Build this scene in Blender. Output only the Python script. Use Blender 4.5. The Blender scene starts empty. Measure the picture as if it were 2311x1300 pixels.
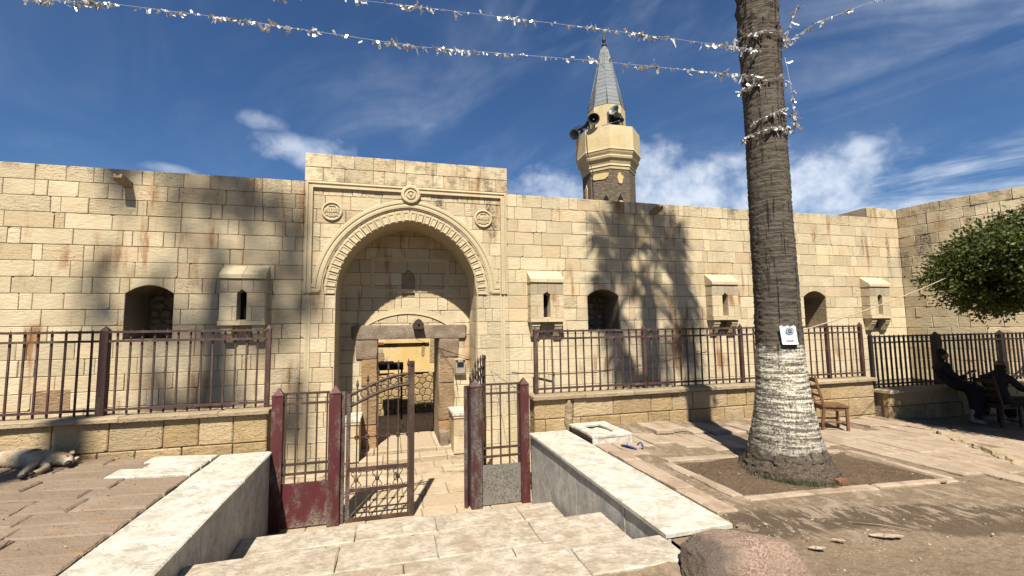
import bpy, bmesh, math, random
from math import sin, cos, pi, radians, sqrt, atan2, hypot
from mathutils import Vector, Matrix, noise
random.seed(11)
R = random.Random(5)
sc = bpy.context.scene
col = sc.collection

# ------------------------------------------------------------------ camera
CAMZ = 1.75
yaw, pitch, roll = radians(15.056), radians(5.0739), radians(-.83014)
fwd = Vector((sin(yaw)*cos(pitch), cos(yaw)*cos(pitch), sin(pitch)))
rgt = Vector((cos(yaw), -sin(yaw), 0)); up = rgt.cross(fwd)
r2 = rgt*cos(roll)+up*sin(roll); u2 = up*cos(roll)-rgt*sin(roll)
cd = bpy.data.cameras.new('camera'); cam = bpy.data.objects.new('camera', cd); col.objects.link(cam)
cd.sensor_width = 36; cd.lens = 1025.73/2311*36; cd.clip_start = .05; cd.clip_end = 2000
Mc = Matrix((r2, u2, -fwd)).transposed().to_4x4(); Mc.translation = (0, 0, CAMZ)
cam.matrix_world = Mc
sc.camera = cam

# ------------------------------------------------------------------ sun, sky, exposure
SUN_EL, SUN_AZ = radians(54), radians(16)      # light travels towards +Y, a little towards +X
ld = Vector((sin(SUN_AZ)*cos(SUN_EL), cos(SUN_AZ)*cos(SUN_EL), -sin(SUN_EL)))
sl = bpy.data.lights.new('sun', 'SUN'); sl.energy = 5.0; sl.angle = radians(.8); sl.color = (1, .925, .80)
so = bpy.data.objects.new('sun', sl); col.objects.link(so); so.rotation_euler = ld.to_track_quat('-Z', 'Y').to_euler()
so.location = (-8, -30, 40)
sc.view_settings.view_transform = 'Standard'; sc.view_settings.look = 'None'
sc.view_settings.exposure = 1.25; sc.view_settings.gamma = 1; sc.view_settings.use_curve_mapping = False
w = bpy.data.worlds.new('World'); sc.world = w; w.use_nodes = True
SKY_STRENGTH = .05
cy = sc.cycles; cy.max_bounces = 5; cy.diffuse_bounces = 4; cy.glossy_bounces = 2; cy.transmission_bounces = 2; cy.caustics_reflective = False; cy.caustics_refractive = False


class NT:
    """small helper for building node trees"""
    def __init__(s, tree):
        s.t = tree; tree.nodes.clear()
    def n(s, typ, ins=None, **kw):
        nd = s.t.nodes.new(typ)
        for k, v in kw.items(): setattr(nd, k, v)
        for k, v in (ins or {}).items():
            if hasattr(v, 'is_linked') or hasattr(v, 'links'): s.t.links.new(v, nd.inputs[k])
            else:
                nd.inputs[k].default_value = v
        return nd
    def math(s, op, a, b=0., c=0., clamp=False):
        nd = s.n('ShaderNodeMath', {0: a, 1: b, 2: c}, operation=op, use_clamp=clamp); return nd.outputs[0]
    def vmath(s, op, a, b=(0, 0, 0)):
        nd = s.n('ShaderNodeVectorMath', {0: a, 1: b}, operation=op); return nd.outputs[0]
    def scale(s, v, k):
        return s.vmath('MULTIPLY', v, k if isinstance(k, tuple) else (k, k, k))
    def noise(s, vec, scale=5., detail=4., rough=.55, dist=0.):
        nd = s.n('ShaderNodeTexNoise', {'Vector': vec, 'Scale': scale, 'Detail': detail, 'Roughness': rough, 'Distortion': dist}); return nd.outputs[0]
    def vor(s, vec, scale=5., feature='F1', out=0, rnd=1.):
        nd = s.n('ShaderNodeTexVoronoi', {'Vector': vec, 'Scale': scale, 'Randomness': rnd}, feature=feature); return nd.outputs[out]
    def ramp(s, fac, lo, hi, a=0., b=1.):
        nd = s.n('ShaderNodeMapRange', {0: fac, 1: lo, 2: hi, 3: a, 4: b}, interpolation_type='SMOOTHSTEP'); return nd.outputs[0]
    def mix(s, fac, a, b, blend='MIX'):
        nd = s.n('ShaderNodeMix', data_type='RGBA', blend_type=blend)
        for i, v in ((0, fac), (6, a), (7, b)):
            if hasattr(v, 'links'): s.t.links.new(v, nd.inputs[i])
            else:
                nd.inputs[i].default_value = v if i == 0 else (*v, 1)[:4]
        return nd.outputs[2]
    def bump(s, h, strength=.5, dist=.02, normal=None):
        ins = {'Height': h, 'Strength': strength, 'Distance': dist}
        if normal is not None: ins['Normal'] = normal
        return s.n('ShaderNodeBump', ins).outputs[0]


def build_sky():
    T = NT(w.node_tree)
    sky = T.n('ShaderNodeTexSky', sky_type='NISHITA', sun_disc=False, sun_elevation=SUN_EL, sun_rotation=radians(196),
              altitude=0, air_density=1.0, dust_density=.3, ozone_density=2.5)
    d = T.n('ShaderNodeTexCoord').outputs['Generated']
    sx = T.n('ShaderNodeSeparateXYZ', {0: d}); x, y, z = sx.outputs
    az = T.math('ARCTAN2', x, y); el = T.math('ARCSINE', z)
    # flat cloud-sheet coordinates for the high thin wisps
    zz = T.math('ADD', T.math('MAXIMUM', z, 0.), .12)
    uv = T.n('ShaderNodeCombineXYZ', {0: T.math('DIVIDE', x, zz), 1: T.math('DIVIDE', y, zz), 2: 0.}).outputs[0]
    rot = T.n('ShaderNodeVectorRotate', {'Vector': uv, 'Angle': radians(-32)}, rotation_type='Z_AXIS').outputs[0]
    st = T.scale(rot, (1.0, .42, 1.))
    wis = T.noise(st, 2.6, 4., .62, .7)
    cover = T.noise(T.vmath('ADD', uv, (6.2, 3.1, 0)), .55, 2., .5)
    east = T.ramp(az, -.25, .65)
    wmask = T.math('MULTIPLY', T.ramp(wis, .38, .78), T.math('MULTIPLY', T.ramp(cover, .3, .62), T.math('ADD', .10, T.math('MULTIPLY', east, .70))))
    # cumulus puffs low over the wall
    n1 = T.noise(T.scale(d, (1, 1, 1.7)), 9., 4., .6, .15)
    n2 = T.noise(d, 26., 4., .6)
    def puff(a0, e0, ra, re, k=1.0):
        u = T.math('DIVIDE', T.math('SUBTRACT', az, a0), ra); v = T.math('DIVIDE', T.math('SUBTRACT', el, e0), re)
        r = T.math('SQRT', T.math('ADD', T.math('MULTIPLY', u, u), T.math('MULTIPLY', v, v)))
        m = T.math('SUBTRACT', 1.0, r)
        f = T.math('ADD', m, T.math('MULTIPLY', T.math('SUBTRACT', n1, .5), 1.7))
        f = T.math('ADD', f, T.math('MULTIPLY', T.math('SUBTRACT', n2, .5), .5))
        return T.math('MULTIPLY', T.ramp(f, -.05, .95), k)
    acc = None
    for p in PUFFS:
        q = puff(*p); acc = q if acc is None else T.math('MAXIMUM', acc, q)
    cl = T.math('MAXIMUM', acc, wmask)
    body = T.mix(T.ramp(n2, .25, .7), (4.4, 5.4, 7.0), (7.4, 8.0, 8.9))
    blue = T.mix(1., sky.outputs[0], (.42, .595, .79), 'MULTIPLY')     # tint makes the sky bluer and dims its light
    c = T.mix(cl, blue, body)
    bg = T.n('ShaderNodeBackground', {'Color': c, 'Strength': SKY_STRENGTH})
    T.n('ShaderNodeOutputWorld', {'Surface': bg.outputs[0]})
# azimuth, elevation, half widths (radians), opacity
PUFFS = [(.60, .26, .36, .10, .85), (.80, .255, .26, .09, .85), (.55, .335, .11, .055, .75), (.93, .30, .05, .026, .75), (.365, .29, .10, .065, .7), (-.17, .352, .11, .038, .62), (-.25, .396, .055, .018, .4), (-.385, .284, .06, .012, .35)]
build_sky()


# ------------------------------------------------------------------ materials
MATS = {}
def material(name):
    m = bpy.data.materials.new(name); m.use_nodes = True; MATS[name] = m
    return NT(m.node_tree)
ALB = .70      # keeps every base colour in its real-world range at this exposure
def finish(T, color, rough=.85, normal=None, metal=0., spec=.3, **extra):
    if hasattr(color, 'links'): color = T.mix(1., color, (ALB, ALB, ALB), 'MULTIPLY')
    else: color = tuple(ALB*k for k in color)
    ins = {'Base Color': color if hasattr(color, 'links') else (*color, 1), 'Roughness': rough, 'Metallic': metal, 'Specular IOR Level': spec}
    if normal is not None: ins['Normal'] = normal
    ins.update(extra)
    b = T.n('ShaderNodeBsdfPrincipled', ins)
    T.n('ShaderNodeOutputMaterial', {'Surface': b.outputs[0]})
    return b
def coords(T, own=True):
    """world position, shifted per object so that alike pieces differ"""
    p = T.n('ShaderNodeNewGeometry').outputs['Position']
    rnd = T.n('ShaderNodeObjectInfo').outputs['Random']
    if own:
        off = T.n('ShaderNodeCombineXYZ', {0: T.math('MULTIPLY', rnd, 37.), 1: T.math('MULTIPLY', rnd, 61.), 2: T.math('MULTIPLY', rnd, 23.)}).outputs[0]
        return p, T.vmath('ADD', p, off), rnd
    return p, p, rnd

def stone_mat(name, c1, c2, c3, stain=.0, soot=.0, pits=.3, vary=1., bump=.45, darker=False):
    T = material(name); p, v, rnd = coords(T)
    base = T.mix(T.ramp(T.noise(v, 2.2, 4., .6), .3, .72), c1, c2)
    base = T.mix(T.math('MULTIPLY', T.ramp(rnd, .45, 1.), .75*vary), base, c3)
    r2_ = T.math('FRACT', T.math('MULTIPLY', rnd, 17.31))
    base = T.mix(1., base, T.n('ShaderNodeCombineXYZ', {0: T.math('ADD', 1-.17*vary, T.math('MULTIPLY', r2_, .26*vary)), 1: T.math('ADD', 1-.18*vary, T.math('MULTIPLY', r2_, .27*vary)), 2: T.math('ADD', 1-.20*vary, T.math('MULTIPLY', r2_, .30*vary))}).outputs[0], 'MULTIPLY')
    fine = T.noise(v, 38., 4., .65)
    base = T.mix(T.ramp(fine, .3, .8, 0., .28), base, tuple(.62*k for k in c1))
    pt = T.vor(T.scale(v, (1, 1, 1.5)), 13. if pits < .95 else 16., 'F1')
    ptm = T.math('MULTIPLY', T.ramp(pt, .04, .15 if pits < .95 else .22, 1., 0.), T.ramp(T.noise(v, 3.1, 3.), .5 if pits < .95 else .40, .62 if pits < .95 else .50))
    base = T.mix(T.math('MULTIPLY', ptm, pits), base, tuple(.4*k for k in c1))
    if stain:
        s = T.noise(T.scale(p, (3.1, 3.1, .5)), 1., 4., .62)
        s2 = T.math('MULTIPLY', T.ramp(s, .53, .70), T.ramp(T.noise(p, .7, 2.), .42, .60))
        base = T.mix(T.math('MULTIPLY', s2, stain), base, (.30, .155, .065))
        g = T.math('MULTIPLY', T.ramp(T.noise(T.vmath('ADD', p, (9, 4, 2)), .8, 4.), .5, .72), stain*.7)
        base = T.mix(g, base, tuple(.72*k for k in (c1[0]*.95, c1[1]*.96, c1[2])))
    if soot:
        zc = T.n('ShaderNodeSeparateXYZ', {0: p}).outputs[2]
        s = T.noise(T.scale(T.vmath('ADD', p, (3.3, 0, 0)), (1.9, 1., .34)), 1., 4., .65)
        m = T.math('MULTIPLY', T.math('MULTIPLY', T.ramp(s, .52, .66), T.ramp(zc, 2.4, 4.2)), T.ramp(T.noise(p, .45, 2.), .45, .6))
        m = T.math('MULTIPLY', m, T.ramp(T.noise(v, 24., 4., .7), .36, .58))
        base = T.mix(T.math('MULTIPLY', m, soot), base, (.055, .042, .03))
        tp = T.math('MULTIPLY', T.ramp(zc, 4.78, 5.0), T.ramp(T.noise(p, 5., 4., .7), .45, .65))
        base = T.mix(T.math('MULTIPLY', tp, soot*.55), base, (.13, .095, .06))
    if darker:  # browner and deeper in tone towards the foot of the wall
        zc = T.n('ShaderNodeSeparateXYZ', {0: p}).outputs[2]
        m = T.math('MULTIPLY', T.ramp(zc, -.1, .35, 1., 0.), T.ramp(T.noise(p, 4., 4., .65), .3, .7))
        base = T.mix(T.math('MULTIPLY', m, .55), base, (.16, .105, .055))
    h = T.math('ADD', T.math('MULTIPLY', T.noise(T.scale(v, (1, 1, 2.2)), 9., 4., .68), 1.), T.math('MULTIPLY', fine, .35))
    h = T.math('SUBTRACT', h, T.math('MULTIPLY', ptm, .8))
    finish(T, base, .9, T.bump(h, bump, .035), spec=.2)

C1, C2, C3 = (.635, .54, .365), (.555, .455, .295), (.605, .465, .285)
stone_mat('limestone', C1, C2, C3, stain=1., soot=.95, pits=.8, vary=1.05, bump=.45)
stone_mat('limestone_rough', C1, C2, C3, stain=1., soot=.95, pits=1., vary=1.05, bump=.75)
stone_mat('limestone_plain', (.61, .51, .335), (.55, .455, .29), (.58, .465, .285), stain=.25, pits=.25, vary=.45, bump=.3)
stone_mat('limestone_grey', (.43, .37, .265), (.37, .315, .22), (.41, .335, .22), stain=.2, pits=.3)
stone_mat('terrace_stone', (.46, .34, .18), (.38, .27, .14), (.44, .345, .22), stain=.35, pits=1., vary=1.1, bump=.8, darker=True)
stone_mat('coping_stone', (.42, .335, .22), (.34, .265, .17), (.39, .30, .19), stain=.4, pits=.7, bump=.9)
stone_mat('core_stone', (.36, .285, .19), (.29, .225, .15), (.31, .24, .155), pits=.6, vary=.2, bump=1.)
stone_mat('rubble', (.40, .31, .20), (.30, .23, .15), (.36, .25, .14), pits=.6, bump=1.2)
stone_mat('court_stone', (.42, .31, .165), (.34, .245, .125), (.40, .27, .12), pits=.5, bump=.9)
stone_mat('paving_pink', (.285, .218, .16), (.23, .172, .122), (.265, .195, .137), stain=.5, pits=.8, vary=1., bump=.75)
stone_mat('paving_yard', (.50, .405, .285), (.42, .335, .225), (.47, .37, .25), stain=.35, pits=.7, vary=.9, bump=.9)

stone_mat('jamb_sandstone', (.37, .255, .15), (.27, .185, .11), (.40, .24, .115), stain=.4, pits=.9, bump=1.1)
def granite():
    T = material('granite'); p, v, rnd = coords(T)
    a = T.vor(v, 95., 'F1', 1)
    sp = T.n('ShaderNodeSeparateColor', {0: a}).outputs[0]
    c = T.mix(sp, (.15, .115, .085), (.42, .34, .265))
    c = T.mix(T.ramp(T.noise(v, 3., 5.), .35, .7), c, (.17, .125, .09))
    c = T.mix(T.math('MULTIPLY', rnd, .45), c, (.26, .165, .09))
    finish(T, c, .85, T.bump(T.noise(v, 30., 4., .7), .7, .03))
granite()

def boulder_mat():
    T = material('boulder_granite'); p, v, rnd = coords(T, False)
    a = T.n('ShaderNodeSeparateColor', {0: T.vor(v, 120., 'F1', 1)}).outputs[0]
    c = T.mix(T.ramp(a, .1, .9), (.17, .105, .08), (.42, .295, .225))
    c = T.mix(T.ramp(T.noise(v, 2.6, 4., .65), .35, .7), c, (.27, .20, .145))
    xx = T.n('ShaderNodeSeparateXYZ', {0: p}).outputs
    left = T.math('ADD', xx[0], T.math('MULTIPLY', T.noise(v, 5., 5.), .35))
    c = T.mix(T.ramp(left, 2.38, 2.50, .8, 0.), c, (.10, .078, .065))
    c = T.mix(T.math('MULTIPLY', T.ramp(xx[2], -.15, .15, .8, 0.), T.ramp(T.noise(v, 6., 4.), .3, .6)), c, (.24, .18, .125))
    h = T.math('ADD', T.noise(v, 14., 4., .7), T.math('MULTIPLY', T.noise(v, 70., 4., .7), .5))
    finish(T, c, .88, T.bump(h, .9, .03))
boulder_mat()

def marble_mat(name, c1, c2, dirt, vein=.6):
    T = material(name); p, v, rnd = coords(T)
    c = T.mix(T.ramp(T.noise(v, 2.0, 4., .62), .32, .68), c1, c2)
    # thin broken grey veins: ridges of a stretched noise
    vr = T.n('ShaderNodeVectorRotate', {'Vector': v, 'Angle': .6}, rotation_type='Z_AXIS').outputs[0]
    q = T.noise(T.scale(vr, (1.2, 3.4, 1.2)), 1.7, 4., .66, .6)
    ridge = T.ramp(T.math('ABSOLUTE', T.math('SUBTRACT', q, .5)), .0, .045, 1., 0.)
    brk = T.ramp(T.noise(v, 4.1, 4.), .40, .62)
    c = T.mix(T.math('MULTIPLY', T.math('MULTIPLY', ridge, brk), vein), c, tuple(.5*k for k in c2))
    d = T.noise(p, 3.3, 4., .74, .3)
    md = T.noise(T.vmath('ADD', v, (3, 8, 1)), 7.5, 4., .7)
    c = T.mix(T.ramp(md, .40, .66, 0., .62), c, tuple(.62*k for k in c2))
    c = T.mix(T.math('MULTIPLY', T.ramp(d, .44, .70), dirt), c, (.27, .195, .125))
    d2 = T.noise(T.scale(v, (1., 2.2, 1.)), 13., 4., .74)
    c = T.mix(T.math('MULTIPLY', T.ramp(d2, .47, .68), dirt*.8), c, (.22, .175, .125))
    sp = T.noise(v, 55., 4., .7)
    c = T.mix(T.math('MULTIPLY', T.ramp(sp, .58, .72), .35), c, tuple(.45*k for k in c2))
    finish(T, c, .6, T.bump(T.math('ADD', d2, T.math('MULTIPLY', sp, .4)), .3, .02), spec=.3)
marble_mat('marble_tread', (.56, .50, .41), (.47, .405, .315), .72, .55)
marble_mat('marble_cap', (.66, .63, .545), (.56, .525, .445), .30, .75)
marble_mat('marble_panel', (.62, .60, .545), (.52, .50, .45), .25, .6)

def soil_mat(name, c1, c2, c3, patchy=1.):
    T = material(name); p, v, rnd = coords(T, False)
    n1 = T.noise(v, 1.1, 4., .66); n2 = T.noise(v, 16., 4., .7); n3 = T.noise(v, 90., 3., .7)
    c = T.mix(T.ramp(n1, .36, .66), c1, c2)
    c = T.mix(T.ramp(n2, .40, .66, 0., .85), c, c3)
    g = T.n('ShaderNodeSeparateColor', {0: T.vor(v, 75., 'F1', 1)}).outputs[0]
    c = T.mix(T.math('MULTIPLY', T.ramp(g, .93, .96), .45), c, (.36, .29, .205))
    # two patches of dark soil colour near the front of the square
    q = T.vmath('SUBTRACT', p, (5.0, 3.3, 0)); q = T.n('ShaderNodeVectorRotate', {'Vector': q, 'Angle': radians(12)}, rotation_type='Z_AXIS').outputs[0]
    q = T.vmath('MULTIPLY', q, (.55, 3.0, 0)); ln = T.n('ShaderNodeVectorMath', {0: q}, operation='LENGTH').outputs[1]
    dark_zone = T.ramp(T.math('ADD', ln, T.math('MULTIPLY', T.math('SUBTRACT', n1, .5), 1.6)), .75, 1.05, 1., 0.)
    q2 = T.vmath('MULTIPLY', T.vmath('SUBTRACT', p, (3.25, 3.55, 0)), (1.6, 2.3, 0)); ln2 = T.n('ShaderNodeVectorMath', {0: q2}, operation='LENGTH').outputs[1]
    dark_zone2 = T.ramp(T.math('ADD', ln2, T.math('MULTIPLY', T.math('SUBTRACT', n1, .5), 1.8)), .55, 1.0, 1., 0.)
    c = T.mix(T.math('MULTIPLY', T.math('MAXIMUM', dark_zone, dark_zone2), .8*patchy), c, (.085, .06, .04))
    if patchy:      # worn stone showing through the dirt of the square
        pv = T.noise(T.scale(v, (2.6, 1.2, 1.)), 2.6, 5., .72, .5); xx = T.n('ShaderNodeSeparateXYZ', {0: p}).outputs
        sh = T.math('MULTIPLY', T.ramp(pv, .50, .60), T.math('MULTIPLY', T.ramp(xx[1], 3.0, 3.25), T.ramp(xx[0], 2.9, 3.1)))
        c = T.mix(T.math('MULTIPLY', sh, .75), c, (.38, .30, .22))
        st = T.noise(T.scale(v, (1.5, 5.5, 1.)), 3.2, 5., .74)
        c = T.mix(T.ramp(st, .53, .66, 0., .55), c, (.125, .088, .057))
    h = T.math('ADD', T.math('ADD', n2, T.math('MULTIPLY', n3, .45)), T.math('MULTIPLY', g, .25))
    finish(T, c, .95, T.bump(h, .75, .035), spec=.15)
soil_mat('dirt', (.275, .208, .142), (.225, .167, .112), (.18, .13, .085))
soil_mat('pit_soil', (.125, .084, .054), (.09, .06, .038), (.155, .108, .072), 0.)
soil_mat('yard_dirt', (.32, .25, .17), (.27, .21, .14), (.23, .175, .115), 0.)

def worn_paving():
    T = material('paving_worn'); p, v, rnd = coords(T)
    n1 = T.noise(T.scale(v, (3., 1., 1.)), 1.6, 4., .68); n2 = T.noise(p, 2.1, 4., .68)
    c = T.mix(T.ramp(n1, .3, .7), (.41, .33, .248), (.335, .26, .187))
    c = T.mix(T.math('MULTIPLY', rnd, .5), c, (.39, .295, .21))
    yc = T.n('ShaderNodeSeparateXYZ', {0: p}).outputs[1]
    c = T.mix(T.math('MULTIPLY', T.ramp(n2, .46, .62), T.ramp(yc, 3.3, 5.2, .95, .5)), c, (.25, .182, .122))
    st = T.noise(T.scale(p, (9., 1.6, 1.)), 1., 4., .7)
    c = T.mix(T.ramp(st, .52, .70, 0., .6), c, (.23, .16, .105))
    finish(T, c, .85, T.bump(T.math('ADD', T.noise(v, 12., 4., .7), T.math('MULTIPLY', st, .6)), .6, .03))
worn_paving()

def paint_mat(name, paint, rust, worn, amt, scale=6., streak=.35):
    T = material(name); p, v, rnd = coords(T)
    n1 = T.noise(T.scale(v, (1, 1, streak)), scale, 8., .68); n2 = T.noise(v, 34., 4., .72)
    c = T.mix(T.ramp(n2, .3, .75, 0., .5), paint, tuple(.55*k for k in paint))
    m = T.ramp(T.math('ADD', n1, T.math('MULTIPLY', T.math('SUBTRACT', n2, .5), .5)), amt-.06, amt+.06)
    c = T.mix(m, c, T.mix(T.ramp(n2, .38, .62), worn, rust))
    finish(T, c, .62, T.bump(T.math('ADD', n2, T.math('MULTIPLY', m, .6)), .35, .008), spec=.35)
paint_mat('paint_maroon', (.088, .017, .018), (.075, .036, .026), (.20, .155, .13), .54)
paint_mat('paint_maroon_worn', (.075, .02, .02), (.06, .036, .028), (.17, .14, .12), .44)
paint_mat('sheet_maroon', (.10, .018, .020), (.085, .04, .03), (.25, .215, .185), .49, 3.4, .5)
paint_mat('sheet_grey', (.20, .19, .17), (.10, .082, .065), (.27, .25, .22), .53, 3.2, .6)
paint_mat('iron_fence', (.072, .034, .030), (.085, .05, .034), (.155, .115, .09), .56)
paint_mat('iron_dark', (.022, .015, .014), (.035, .022, .018), (.05, .035, .03), .6)
paint_mat('iron_gate', (.055, .03, .023), (.075, .038, .02), (.12, .085, .06), .54)

def wood_mat(name, c1, c2):
    T = material(name); p, v, rnd = coords(T)
    n = T.noise(T.scale(v, (14., 14., 1.6)), 2., 4., .6)
    finish(T, T.mix(T.ramp(n, .3, .7), c1, c2), .6, T.bump(n, .25, .01), spec=.35)
wood_mat('chair_wood', (.20, .105, .045), (.12, .06, .026))
wood_mat('dark_wood', (.05, .028, .017), (.03, .018, .012))

def plaster(name, c1, c2, bare, amt):
    T = material(name); p, v, rnd = coords(T, False)
    n1 = T.noise(p, 1.2, 4., .6); n2 = T.noise(p, 14., 4., .65)
    c = T.mix(T.ramp(n1, .35, .68), c1, c2)
    c = T.mix(T.ramp(T.noise(T.scale(p, (3, 3, .5)), 1.4, 5.), .52, .75, 0., .45), c, tuple(.66*k for k in c1))
    c = T.mix(T.ramp(n1, amt, amt+.025), c, bare)
    finish(T, c, .9, T.bump(T.math('ADD', n2, T.math('MULTIPLY', T.ramp(n1, amt, amt+.02), -1.5)), .4, .02))
plaster('court_plaster', (.62, .42, .15), (.62, .49, .27), (.36, .31, .25), .60)
plaster('minaret_plaster', (.60, .50, .31), (.54, .43, .235), (.33, .27, .19), .68)
plaster('minaret_patch', (.58, .47, .27), (.58, .42, .15), (.3, .25, .18), .85)

def minaret_brick():
    T = material('minaret_brick'); p, v, rnd = coords(T, False)
    n = T.noise(T.scale(p, (1, 1, 2.4)), 7., 4., .7); n2 = T.noise(p, 1.3, 4.)
    c = T.mix(T.ramp(n, .35, .68), (.105, .083, .058), (.21, .17, .12))
    c = T.mix(T.ramp(n2, .45, .7, 0., .6), c, (.15, .115, .07))
    finish(T, c, .95, T.bump(n, 1., .06))
minaret_brick()

def lead_mat():
    T = material('lead_sheet'); p, v, rnd = coords(T)
    n = T.noise(T.scale(p, (1, 1, 5)), 2.5, 4., .65)
    c = T.mix(T.ramp(n, .3, .72), (.215, .235, .25), (.13, .145, .155))
    c = T.mix(T.math('MULTIPLY', rnd, .5), c, (.26, .275, .28))
    finish(T, c, .55, T.bump(n, .3, .02), metal=.25)
lead_mat()

def simple(name, c, rough=.8, metal=0., var=.3, scale=12., bump=.2, dist=.01, spec=.3, **ex):
    T = material(name); p, v, rnd = coords(T)
    n = T.noise(v, scale, 5., .6)
    cc = T.mix(T.ramp(n, .3, .7), c, tuple(k*(1-var) for k in c))
    finish(T, cc, rough, T.bump(n, bump, dist), metal=metal, spec=spec, **ex)
simple('horn_grey', (.24, .26, .255), .5, .3)
simple('horn_dark', (.02, .022, .022), .5, .2)
simple('black_void', (.012, .010, .009), .95, var=.3)
simple('iron_cable', (.03, .027, .025), .7)
simple('rope', (.52, .43, .30), .9)
simple('paper', (.72, .72, .74), .7, var=.06, scale=5., bump=.6, dist=.03)
simple('print_blue', (.02, .05, .15), .6)
simple('print_pale', (.60, .63, .68), .6, var=.05)
simple('cloth_dark', (.018, .015, .017), .95, var=.35, scale=9., bump=.5, dist=.03)
simple('cloth_brown', (.030, .022, .020), .95, var=.3, scale=9., bump=.5, dist=.03)
simple('skin_brown', (.20, .105, .065), .6, var=.15)
simple('hair_dark', (.014, .011, .010), .85)
simple('boots_pale', (.30, .27, .23), .8)
simple('sandal_blue', (.02, .035, .16), .5)
simple('sandal_pale', (.42, .38, .33), .7)
simple('meter_grey', (.36, .32, .25), .6)
simple('brick_red', (.25, .11, .065), .9)
simple('dry_leaf', (.44, .355, .26), .85)
simple('twig', (.30, .23, .16), .9)
simple('lamp_brown', (.06, .035, .025), .6)
simple('grass', (.045, .055, .022), .9)
simple('petiole', (.16, .15, .05), .7)

def foil():
    T = material('foil'); p, v, rnd = coords(T, False)
    n = T.noise(p, 31., 2.)
    c = T.mix(T.ramp(n, .40, .6), (1., 1., 1.), (.50, .48, .42))
    finish(T, c, .32, None, metal=.35, spec=.8)
foil()

def fur():
    T = material('dog_fur'); p, v, rnd = coords(T, False)
    n = T.noise(p, 5., 4., .65); f = T.noise(T.scale(p, (60, 160, 60)), 1., 3.)
    c = T.mix(T.ramp(n, .38, .66), (.58, .50, .37), (.37, .27, .165))
    c = T.mix(T.ramp(f, .3, .75, 0., .35), c, (.28, .20, .125))
    finish(T, c, .95, T.bump(f, .5, .008))
fur()
simple('dog_dark', (.028, .022, .02), .7)

def bark():
    T = material('palm_bark'); p, v, rnd = coords(T, False)
    s = T.n('ShaderNodeSeparateXYZ', {0: p}).outputs; z = s[2]
    ring = T.noise(T.scale(p, (2.2, 2.2, 30.)), 1., 4., .6)
    n = T.noise(p, 9., 4., .7); fine = T.noise(p, 44., 4., .7)
    crk = T.noise(T.scale(p, (26., 26., 1.5)), 1., 4., .6)
    c = T.mix(T.ramp(ring, .35, .68), (.125, .105, .083), (.058, .047, .037))
    c = T.mix(T.ramp(n, .4, .72, 0., .6), c, (.145, .124, .10))
    c = T.mix(T.ramp(crk, .57, .66, 0., .8), c, (.022, .016, .012))
    hc_ = T.noise(T.scale(p, (3.5, 3.5, 46.)), 1., 4., .65)
    c = T.mix(T.ramp(hc_, .55, .66, 0., .55), c, (.024, .018, .014))
    c = T.mix(T.ramp(fine, .55, .75, 0., .5), c, (.055, .04, .03))
    # whitewash on the lower trunk, worn off the ridges
    edge = T.math('ADD', z, T.math('ADD', T.math('MULTIPLY', T.math('SUBTRACT', n, .5), .26), T.math('MULTIPLY', T.math('SUBTRACT', T.noise(p, 3., 3.), .5), .25)))
    band = T.math('MULTIPLY', T.ramp(edge, 1.42, 1.50, 1., 0.), T.ramp(edge, .20, .27))
    worn = T.ramp(T.math('ADD', T.math('MULTIPLY', ring, .55), T.math('MULTIPLY', fine, .45)), .44, .55, 1., .10)
    lowfade = T.ramp(edge, .28, .75, .55, 1.)
    wsh = T.math('MULTIPLY', T.math('MULTIPLY', band, worn), lowfade)
    c = T.mix(wsh, c, T.mix(T.ramp(n, .35, .7), (.74, .69, .57), (.56, .51, .41)))
    # fibrous root skirt at the foot
    rt = T.ramp(edge, .14, .20, 1., 0.)
    rc = T.mix(T.ramp(T.noise(T.scale(p, (60, 60, 22)), 1., 4., .7), .35, .7), (.135, .105, .078), (.045, .034, .026))
    c = T.mix(rt, c, rc)
    h = T.math('ADD', T.math('ADD', ring, T.math('MULTIPLY', fine, .5)), T.math('MULTIPLY', T.ramp(crk, .58, .68), -.7))
    finish(T, c, .92, T.bump(h, .8, .03), spec=.15)
bark()

def leafy(name, c1, c2, c3, rough=.6):
    T = material(name); p, v, rnd = coords(T, False)
    n = T.noise(p, 2.2, 3.); f = T.noise(p, 23., 2.)
    c = T.mix(T.ramp(n, .38, .66), c1, c2); c = T.mix(T.ramp(f, .52, .72), c, c3)
    b = T.n('ShaderNodeBsdfPrincipled', {'Base Color': c, 'Roughness': rough, 'Specular IOR Level': .22})
    tr = T.n('ShaderNodeBsdfTranslucent', {'Color': T.mix(.5, c, (.22, .26, .03))})
    mx = T.n('ShaderNodeMixShader', {0: .18, 1: b.outputs[0], 2: tr.outputs[0]})
    T.n('ShaderNodeOutputMaterial', {'Surface': mx.outputs[0]})
leafy('ficus_leaf', (.020, .030, .007), (.040, .054, .011), (.16, .165, .028))
leafy('palm_leaf', (.06, .075, .025), (.09, .10, .03), (.14, .12, .05), .55)
simple('ficus_bark', (.19, .16, .125), .9, bump=.6)


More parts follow.
